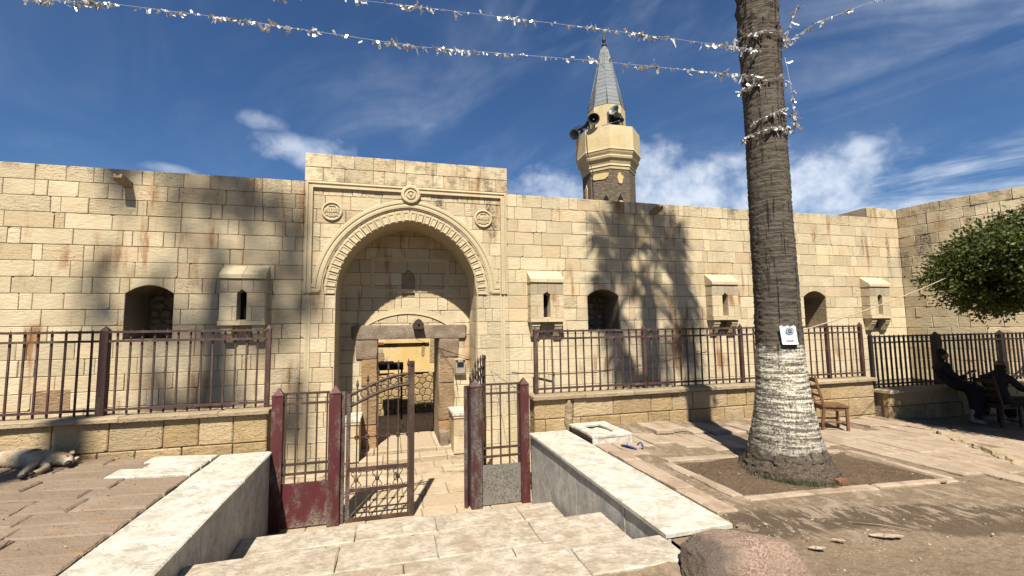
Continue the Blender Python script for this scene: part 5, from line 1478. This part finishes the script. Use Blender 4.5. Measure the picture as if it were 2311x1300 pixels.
# ------------------------------------------------------------------ people
def face(parent, c, fwd_, up_, s, mat='skin_brown'):
    """nose, eyes, ears, mouth set on a head of radius s at c"""
    f = Vector(fwd_).normalized(); u = Vector(up_); u = (u-f*u.dot(f)).normalized(); sd = f.cross(u)
    put('nose', blob(c+f*s*.98-u*s*.12, (s*.16, s*.16, s*.24), 8, 6).mesh('nose'), mat, parent)
    for k in (-1, 1):
        put('eye', blob(c+f*s*.84+u*s*.12+sd*k*s*.34, (s*.11, s*.11, s*.07), 8, 5).mesh('eye'), 'hair_dark', parent)
        put('ear', blob(c+sd*k*s*.80-u*s*.05-f*s*.05, (s*.16, s*.16, s*.28), 8, 5).mesh('ear'), mat, parent)
    put('mouth', blob(c+f*s*.84-u*s*.52, (s*.2, s*.2, s*.06), 8, 5).mesh('mouth'), 'brick_red', parent)
def hand(parent, w_, d, palm_n, L=.17, mat='skin_brown', curl=.25):
    """palm and five bent fingers; w_ wrist, d pointing direction, palm_n palm normal"""
    w_ = Vector(w_); d = Vector(d).normalized(); n_ = Vector(palm_n); n_ = (n_-d*n_.dot(d)).normalized(); sd = d.cross(n_)
    V = [tuple(w_-d*.03), tuple(w_+d*.03), tuple(w_+d*.085)]; E = [(0, 1), (1, 2)]; rad_ = [(.026, .02), (.036, .016), (.038, .014)]
    for k, (off, ln) in enumerate(((-.03, .062), (-.010, .078), (.010, .083), (.030, .072))):
        a = w_+d*.085+sd*off; b_ = a+d*ln*.5+n_*ln*curl*.3; c = b_+d*ln*.5+n_*ln*curl*.8
        i = len(V); V += [tuple(a+d*.012), tuple(b_), tuple(c)]; E += [(2, i), (i, i+1), (i+1, i+2)]; rad_ += [(.0095, .0095), (.009, .009), (.007, .007)]
    i = len(V); a = w_+d*.03-sd*.03; V += [tuple(a), tuple(a+d*.03-sd*.022), tuple(a+d*.062-sd*.028+n_*.01)]; E += [(1, i), (i, i+1), (i+1, i+2)]; rad_ += [(.012, .012), (.010, .010), (.008, .008)]
    put('hand', skin(V, E, rad_, 0, 1), mat, parent)
G1 = zg(11.4, 6.6)
p1 = thing('person', 'man in dark robe and pale boots seated on the low wall, hand held out', 'person', (11.5, 6.9, G1))
V = [(11.52, 7.10, .47), (11.47, 7.12, .62), (11.40, 7.13, .77), (11.36, 7.13, .86), (11.36, 7.11, .94), (11.385, 7.09, 1.02), (11.39, 7.085, 1.09),   # 0..6 pelvis..head
     (11.46, 6.93, .45), (11.60, 6.72, .36), (11.66, 6.62, .30), (11.45, 6.62, .06), (11.36, 6.63, G1+.10),                                      # near leg 7..11
     (11.68, 7.10, .46), (11.93, 6.93, .38), (12.05, 6.86, .30), (11.97, 6.78, .05), (11.92, 6.76, G1+.10),                                      # far leg 12..16
     (11.28, 6.97, .83), (11.30, 6.88, .66), (11.40, 6.80, .58), (11.48, 6.74, .66),                                                              # near arm 17..20
     (11.50, 7.25, .81), (11.60, 7.22, .63), (11.70, 7.12, .52), (11.78, 7.0, .47)]                                                               # far arm 21..24
E = [(0, 1), (1, 2), (2, 3), (3, 4), (4, 5), (5, 6), (0, 7), (7, 8), (8, 9), (9, 10), (10, 11), (0, 12), (12, 13), (13, 14), (14, 15), (15, 16), (3, 17), (17, 18), (18, 19), (19, 20), (3, 21), (21, 22), (22, 23), (23, 24)]
RD = [.155, .15, .165, .13, .055, .085, .085, .12, .115, .105, .10, .075, .12, .115, .105, .10, .075, .075, .062, .052, .04, .075, .062, .052, .04]
put('body', skin(V, E, RD, 0, 2), 'cloth_dark', p1)
hc = Vector((11.395, 7.08, 1.05))
put('head', blob(hc, (.082, .095, .118), 18, 14, None, .06, 2).mesh('head'), 'skin_brown', p1)
put('cap', blob(hc+Vector((-.022, .012, .045)), (.092, .098, .095), 16, 12, None, .12, 5).mesh('cap'), 'hair_dark', p1)
face(p1, hc, (.85, -.5, .05), (0, 0, 1), .098)
hand(p1, (11.50, 6.725, .69), (.75, -.25, .35), (0, -.2, 1), .17, 'skin_brown', .1); hand(p1, (11.80, 6.985, .465), (.5, -.7, -.2), (0, 0, -1))
# robe hanging over the knees
b = B(); n = 18; prof = [((11.58, 6.88, .44), .20, .20), ((11.74, 6.80, .32), .33, .16), ((11.72, 6.74, .12), .34, .15), ((11.68, 6.71, -.10), .35, .14)]; vs = []; fs = []
for (cx, cy, cz), ra, rb_ in prof:
    for k in range(n):
        a = 2*pi*k/n; q = 1+.07*sin(a*5+cz*6)+.05*noise.noise(Vector((a*2, cz*4, 1)))
        vs.append((cx+ra*q*cos(a)*.92+rb_*.2*sin(a), cy+rb_*q*sin(a)+ra*.25*cos(a), cz+.03*sin(a*3)))
for i in range(3):
    for k in range(n): fs.append((i*n+k, (i+1)*n+k, (i+1)*n+(k+1) % n, i*n+(k+1) % n))
put('robe', B().add(vs, fs, True).mesh('robe'), 'cloth_dark', p1)
def boot(parent, ank, d):
    ank = Vector(ank); d = Vector(d).normalized(); g = zg(ank.x, ank.y)
    V = [(ank.x, ank.y, g+.30), (ank.x, ank.y, g+.14), tuple(Vector((ank.x, ank.y, g+.055))-d*.03), tuple(Vector((ank.x, ank.y, g+.05))+d*.09), tuple(Vector((ank.x, ank.y, g+.036))+d*.19)]
    put('boot', skin(V, [(0, 1), (1, 2), (2, 3), (3, 4)], [.06, .052, .052, .046, .034], 0, 2), 'boots_pale', parent)
boot(p1, (11.36, 6.63, 0), (.45, -.9, 0)); boot(p1, (11.92, 6.76, 0), (.5, -.85, 0))
G2 = zg(11.9, 6.4)
p2 = thing('person', 'bald man in dark brown jacket seated on a chair at the right edge', 'person', (11.9, 6.4, G2))
V = [(11.74, 6.40, .19), (11.70, 6.40, .36), (11.70, 6.40, .53), (11.73, 6.39, .66), (11.79, 6.38, .75), (11.83, 6.37, .83), (11.84, 6.37, .90),
     (11.78, 6.27, .16), (12.15, 6.22, .17), (12.24, 6.21, .12), (12.25, 6.20, -.12), (12.24, 6.2, G2+.08),
     (11.78, 6.53, .16), (12.15, 6.52, .17), (12.24, 6.52, .12), (12.26, 6.52, -.12), (12.25, 6.5, G2+.08),
     (11.72, 6.18, .62), (11.84, 6.10, .44), (12.03, 6.10, .40), (12.16, 6.14, .42), (11.74, 6.60, .62), (11.86, 6.66, .44), (12.05, 6.60, .40), (12.18, 6.54, .42)]
put('body', skin(V, E, [.15, .155, .17, .14, .055, .085, .085]+RD[7:], 0, 2), 'cloth_brown', p2)
hc = Vector((11.835, 6.37, .865))
put('head', blob(hc, (.088, .085, .115), 18, 14, None, .06, 7).mesh('head'), 'skin_brown', p2)
put('hair_fringe', blob(hc+Vector((-.025, .0, -.02)), (.078, .091, .06), 14, 10, None, .1, 2).mesh('hair_fringe'), 'hair_dark', p2)
put('collar', B().tube([(11.80+.075*cos(2*pi*k/14), 6.38+.085*sin(2*pi*k/14), .755+.02*cos(2*pi*k/14)) for k in range(14)], .024, 6, True).mesh('collar'), 'cloth_brown', p2)
face(p2, hc, (.95, -.3, .12), (0, 0, 1), .095); hand(p2, (12.17, 6.14, .42), (.9, .1, .1), (0, 0, -1)); hand(p2, (12.19, 6.54, .42), (.9, -.1, .1), (0, 0, -1))
boot(p2, (12.24, 6.2, 0), (.9, -.3, 0)); boot(p2, (12.25, 6.5, 0), (.9, -.1, 0))

# ------------------------------------------------------------------ sleeping dog
gz = zg(-4.3, 7.3)
dg_ = thing('dog', 'cream dog sleeping on its side against the low wall at the left edge', 'dog', (-4.6, 7.25, gz))
V = [(-4.95, 7.36, .11), (-4.72, 7.37, .125), (-4.50, 7.36, .135), (-4.30, 7.34, .13), (-4.14, 7.33, .10), (-4.02, 7.32, .085), (-3.945, 7.25, .07), (-3.905, 7.17, .05),   # spine, neck, head, muzzle
     (-4.26, 7.20, .10), (-4.22, 7.06, .085), (-4.19, 6.93, .06), (-4.17, 6.83, .035), (-4.13, 6.77, .025),       # upper front leg
     (-4.20, 7.20, .05), (-4.07, 7.08, .045), (-4.06, 6.96, .035), (-4.09, 6.88, .025),                           # lower front leg
     (-4.98, 7.24, .13), (-4.86, 7.08, .11), (-4.95, 6.93, .08), (-4.86, 6.80, .045), (-4.80, 6.75, .03),         # upper hind leg
     (-5.02, 7.22, .06), (-5.02, 7.04, .05), (-5.10, 6.92, .04), (-5.02, 6.80, .03),                               # lower hind leg
     (-5.12, 7.35, .07), (-5.24, 7.26, .045), (-5.30, 7.12, .03)]
V = [(x, y_, z*.85+gz) for x, y_, z in V]
E = [(0, 1), (1, 2), (2, 3), (3, 4), (4, 5), (5, 6), (6, 7), (3, 8), (8, 9), (9, 10), (10, 11), (11, 12), (4, 13), (13, 14), (14, 15), (15, 16), (0, 17), (17, 18), (18, 19), (19, 20), (20, 21), (0, 22), (22, 23), (23, 24), (24, 25), (0, 26), (26, 27), (27, 28)]
RD = [(.13, .095), (.14, .10), (.15, .11), (.15, .115), .085, .075, .06, .036, .07, .045, .036, .028, .026, .05, .04, .032, .026, .09, .06, .04, .03, .026, .07, .05, .035, .026, .035, .028, .018]
put('body', skin(V, E, RD, 2, 2), 'dog_fur', dg_)
def coat(parent, mesh, n, ln, mat, seed):
    rr = random.Random(seed); b = B(); ps = mesh.polygons; ar = [p.area for p in ps]; pick = rr.choices(range(len(ps)), ar, k=n)
    for i in pick:
        p = ps[i]; vv = [mesh.vertices[k].co for k in p.vertices]; a, c = rr.random(), rr.random(); o = vv[0].lerp(vv[1], a).lerp(vv[3 % len(vv)].lerp(vv[2], a), c)
        d = (p.normal*.55+Vector((-.7, .15, -.25))+Vector((rr.gauss(0, .25), rr.gauss(0, .25), rr.gauss(0, .25)))).normalized(); q = d.cross(p.normal).normalized()*.0022; L = ln*rr.uniform(.6, 1.3)
        k0 = len(b.v); b.v += [tuple(o-q), tuple(o+q), tuple(o+d*L)]; b.f.append((k0, k0+1, k0+2)); b.sm.append(False)
    put('fur', b.mesh('fur'), mat, parent, kind='stuff')
coat(dg_, dg_.children[0].data, 9000, .020, 'dog_fur', 3)
put('nose', blob((-3.885, 7.125, gz+.05), (.02, .018, .018), 10, 6).mesh('nose'), 'dog_dark', dg_)
put('muzzle', blob((-3.90, 7.155, gz+.05), (.034, .04, .033), 12, 8).mesh('muzzle'), 'dog_dark', dg_)
put('eye', blob((-3.955, 7.225, gz+.125), (.012, .012, .006), 8, 5).mesh('eye'), 'dog_dark', dg_)
for dx, dy, dz, a in ((-3.985, 7.40, .13, .5), (-3.92, 7.36, .06, -.4)):
    put('ear', blob((dx, dy-.03, gz+dz), (.030, .042, .016), 10, 7, Matrix.Rotation(a, 4, 'Z') @ Matrix.Rotation(.4, 4, 'X')).mesh('ear'), 'dog_fur', dg_)
for x, y_, z in ((-4.12, 6.755, .022), (-4.095, 6.865, .022)): put('paw', blob((x, y_, gz+z), (.032, .04, .024), 10, 7).mesh('paw'), 'dog_dark', dg_)

# ------------------------------------------------------------------ boulder, marble box, small things on the ground
bm = bmesh.new(); bmesh.ops.create_icosphere(bm, subdivisions=6, radius=1)
for v in bm.verts:
    d = v.co.copy(); n_ = d.normalized()
    p = Vector((math.copysign(abs(n_.x)**.62, n_.x), math.copysign(abs(n_.y)**.8, n_.y), math.copysign(abs(n_.z)**.72, n_.z)))
    q = 1+.10*noise.noise(n_*1.4+Vector((4, 0, 0)))+.045*noise.noise(n_*3.3)+.018*noise.noise(n_*9)+.008*noise.noise(n_*24)-.05*max(0, .10-abs(noise.noise(n_*1.9+Vector((1, 5, 2)))))/.10*.5
    v.co = Vector((p.x*.45, p.y*.28, p.z*.225))*q
    if v.co.x < -.26: v.co += Vector((.014*noise.noise(n_*12), .01*noise.noise(n_*15), .014*noise.noise(n_*11)))
for nx, ny, nz, dd in ((-.9, -.3, .35, .36), (-.45, -.75, .5, .30), (.25, -.8, .55, .235), (.75, -.2, .62, .33), (.1, .3, .95, .205), (-.3, .1, .95, .20)):
    pn = Vector((nx, ny, nz)).normalized()          # worn flat breaks
    for v in bm.verts:
        e = v.co.dot(pn)-dd-.012*noise.noise(v.co*9)
        if e > 0: v.co -= pn*e*.72
me = bpy.data.meshes.new('boulder'); bm.to_mesh(me); bm.free()
for p in me.polygons: p.use_smooth = True
bo = put('boulder', me, 'boulder_granite', None, Matrix.Translation((2.48, 2.87, .03)) @ Matrix.Rotation(radians(-14), 4, 'Z') @ Matrix.Rotation(radians(5), 4, 'Y')); tag(bo, 'big pinkish granite boulder at the end of the marble steps', 'boulder')
mbx = thing('marble_box', 'low marble-clad drain box with a broken top against the wall by the steps', 'drain box', (3.3, 7.0, zg(3.3, 7)))
x0, x1, y0, y1, zt = 2.96, 3.62, 6.45, 7.40, .12
put('front_panel', B().box((0, 0, 0), (x1-x0, .03, .17)).mesh('front_panel'), 'marble_cap', mbx, ((x0+x1)/2, y0+.02, zt-.115)); put('side_panel', B().box((0, 0, 0), (.03, y1-y0, .17)).mesh('side_panel'), 'marble_cap', mbx, (x1-.02, (y0+y1)/2, zt-.115))
put('inner_fill', B().box((0, 0, 0), (x1-x0-.06, y1-y0-.06, .14)).mesh('inner_fill'), 'dirt', mbx, ((x0+x1)/2, (y0+y1)/2, zt-.13))
for cx, cy, sx, sy in ((x0+.33, y0+.09, .68, .19), (x0+.09, y0+.50, .19, .60), (x1-.10, y0+.52, .21, .62), (x0+.33, y1-.09, .68, .19)):
    put('top_slab', slab_mesh(sx-.01, sy-.01, .035, .006, .008, 3), 'marble_cap', mbx, (cx, cy, zt-.034))
put('broken_slab', slab_mesh(.22, .30, .03, .008, .05, 5), 'marble_cap', mbx, Matrix.Translation((x0+.32, y0+.42, zt-.055)) @ Matrix.Rotation(.4, 4, 'Z') @ Matrix.Rotation(.06, 4, 'X'))
def sandal(x, y_, rz, label, sole='sandal_blue', tip=0.):
    z = zg(x, y_)+.012; t = thing('sandal', label, 'sandal', (x, y_, z), rz, 'pair of sandals'); T0 = MW[t] @ Matrix.Rotation(tip, 4, 'Y')
    pts = [(.045*sin(pi*(.12+.8*k/9))*(1 if k < 6 else 1.05), -.13+.26*k/9) for k in range(10)]
    poly = [(x_, y2) for x_, y2 in pts]+[(-x_, y2) for x_, y2 in pts[::-1]]; n = len(poly)
    vs = [(a, c, 0) for a, c in poly]+[(a, c, .022) for a, c in poly]
    put('sole', B().add(vs, [tuple(range(n))[::-1], tuple(range(n, 2*n))]+[(i, (i+1) % n, n+(i+1) % n, n+i) for i in range(n)]).mesh('sole'), sole, t, T0)
    put('strap', B().tube([(-.045, .03, .015), (-.03, .045, .05), (0, .055, .065), (.03, .045, .05), (.045, .03, .015)], .011, 6).mesh('strap'), 'sandal_pale' if sole == 'sandal_blue' else 'sandal_blue', t, T0)
sandal(3.36, 6.12, radians(25), 'blue sandal lying beside the marble drain box, the left of the pair', 'sandal_blue', .7); sandal(3.52, 6.10, radians(-60), 'dark blue-strapped sandal lying flat, the right of the pair', 'sandal_pale')
bs = put('brick_fragment', rough_box((0, 0, 0), (.11, .08, .07), 5, .02, 3), 'brick_red', None, (4.98, 4.22, zg(4.98, 4.22)+.02)); tag(bs, 'reddish brick fragment on the soil in front of the palm', 'brick')
def husk(x, y_, L, rz, label, mat='dry_leaf', wd=.036, lift=.009):
    n = 9; vs = []
    for i in range(n):
        t = i/(n-1); w_ = wd*sin(pi*(.08+.84*t))*(1+.15*sin(t*23))
        for s, z in ((-1, lift*.9), (0, .006+.01*sin(t*14)), (1, lift)): vs.append((L*(t-.5), s*w_, z+.012))
    vs += [(a, c*.96, d-.006) for a, c, d in vs]; m = n*3; fs = []
    for i in range(n-1):
        for k in range(2): fs += [(i*3+k, (i+1)*3+k, (i+1)*3+k+1, i*3+k+1), (m+i*3+k+1, m+(i+1)*3+k+1, m+(i+1)*3+k, m+i*3+k)]
        for k in (0, 2): fs.append((i*3+k, m+i*3+k, m+(i+1)*3+k, (i+1)*3+k))
    return tag(put('dry_leaf', B().add(vs, fs).mesh('dry_leaf'), mat, None, Matrix.Translation((x, y_, soil_z(x, y_)+.01)) @ Matrix.Rotation(rz, 4, 'Z')), label, 'leaf')
husk(4.06, 3.06, .26, radians(-22), 'long pale dry leaf lying on the dark soil beyond the boulder')
husk(3.28, 3.02, .13, radians(-20), 'small pale dry leaf lying just behind the boulder', wd=.025)
husk(3.56, 3.07, .10, radians(-35), 'tiny dry leaf on the dark soil between two paler leaves', wd=.016)
husk(6.3, 4.02, .12, radians(10), 'small brown dry leaf on the paving right of the tree pit', 'twig', .02)
tw_ = put('twig', B().tube([(-.2, .16, .01), (-.02, .03, .014), (.12, -.10, .01)], .005, 5).mesh('twig'), 'twig', None, (4.26, 3.18, soil_z(4.26, 3.18)+.01)); tag(tw_, 'thin pale twig lying on the dark soil beside the long dry leaf', 'twig')
b = B(); rr = random.Random(23)
for k in range(150):
    x, y_ = (rr.uniform(3.0, 8.5), rr.uniform(2.7, 6.6)) if k % 3 else (rr.uniform(-5.2, -2.4), rr.uniform(4.2, 7.3))
    z = zg(x, y_)+.012; a = rr.random()*6.3; L, W_ = rr.uniform(.012, .035), rr.uniform(.004, .010)
    d, q = Vector((cos(a), sin(a), rr.uniform(-.1, .25)))*L, Vector((-sin(a), cos(a), rr.uniform(-.4, .4)))*W_; o = Vector((x, y_, z))
    k0 = len(b.v); b.v += [tuple(o-d), tuple(o+q), tuple(o+d), tuple(o-q)]; b.f.append((k0, k0+1, k0+2, k0+3)); b.sm.append(False)
lt = put('leaf_litter', b.mesh('leaf_litter'), 'dry_leaf', None, kind='stuff'); tag(lt, 'tiny bits of dry leaf scattered over the paving and dirt', 'litter')
# pebbles and litter
b = B(); rr = random.Random(17)
for k in range(420):
    x, y_ = rr.uniform(2.5, 8.5), rr.choice((rr.uniform(2.3, 4.1), rr.gauss(3.1, .25), rr.uniform(4.2, 6.8)))
    if y_ < 2: continue
    s_ = rr.choice((.004, .005, .006, .008, .011)); bb = blob((x, y_, soil_z(x, y_)+s_*.1), (s_*rr.uniform(.8, 1.5), s_, s_*.7), 6, 4, Matrix.Rotation(rr.random()*6, 4, 'Z'), .3, rr.random()*30); b.add(bb.v, bb.f)
pb = put('pebbles', b.mesh('pebbles'), 'paving_worn', None, kind='stuff'); tag(pb, 'small pebbles and grit scattered over the dirt', 'pebbles')
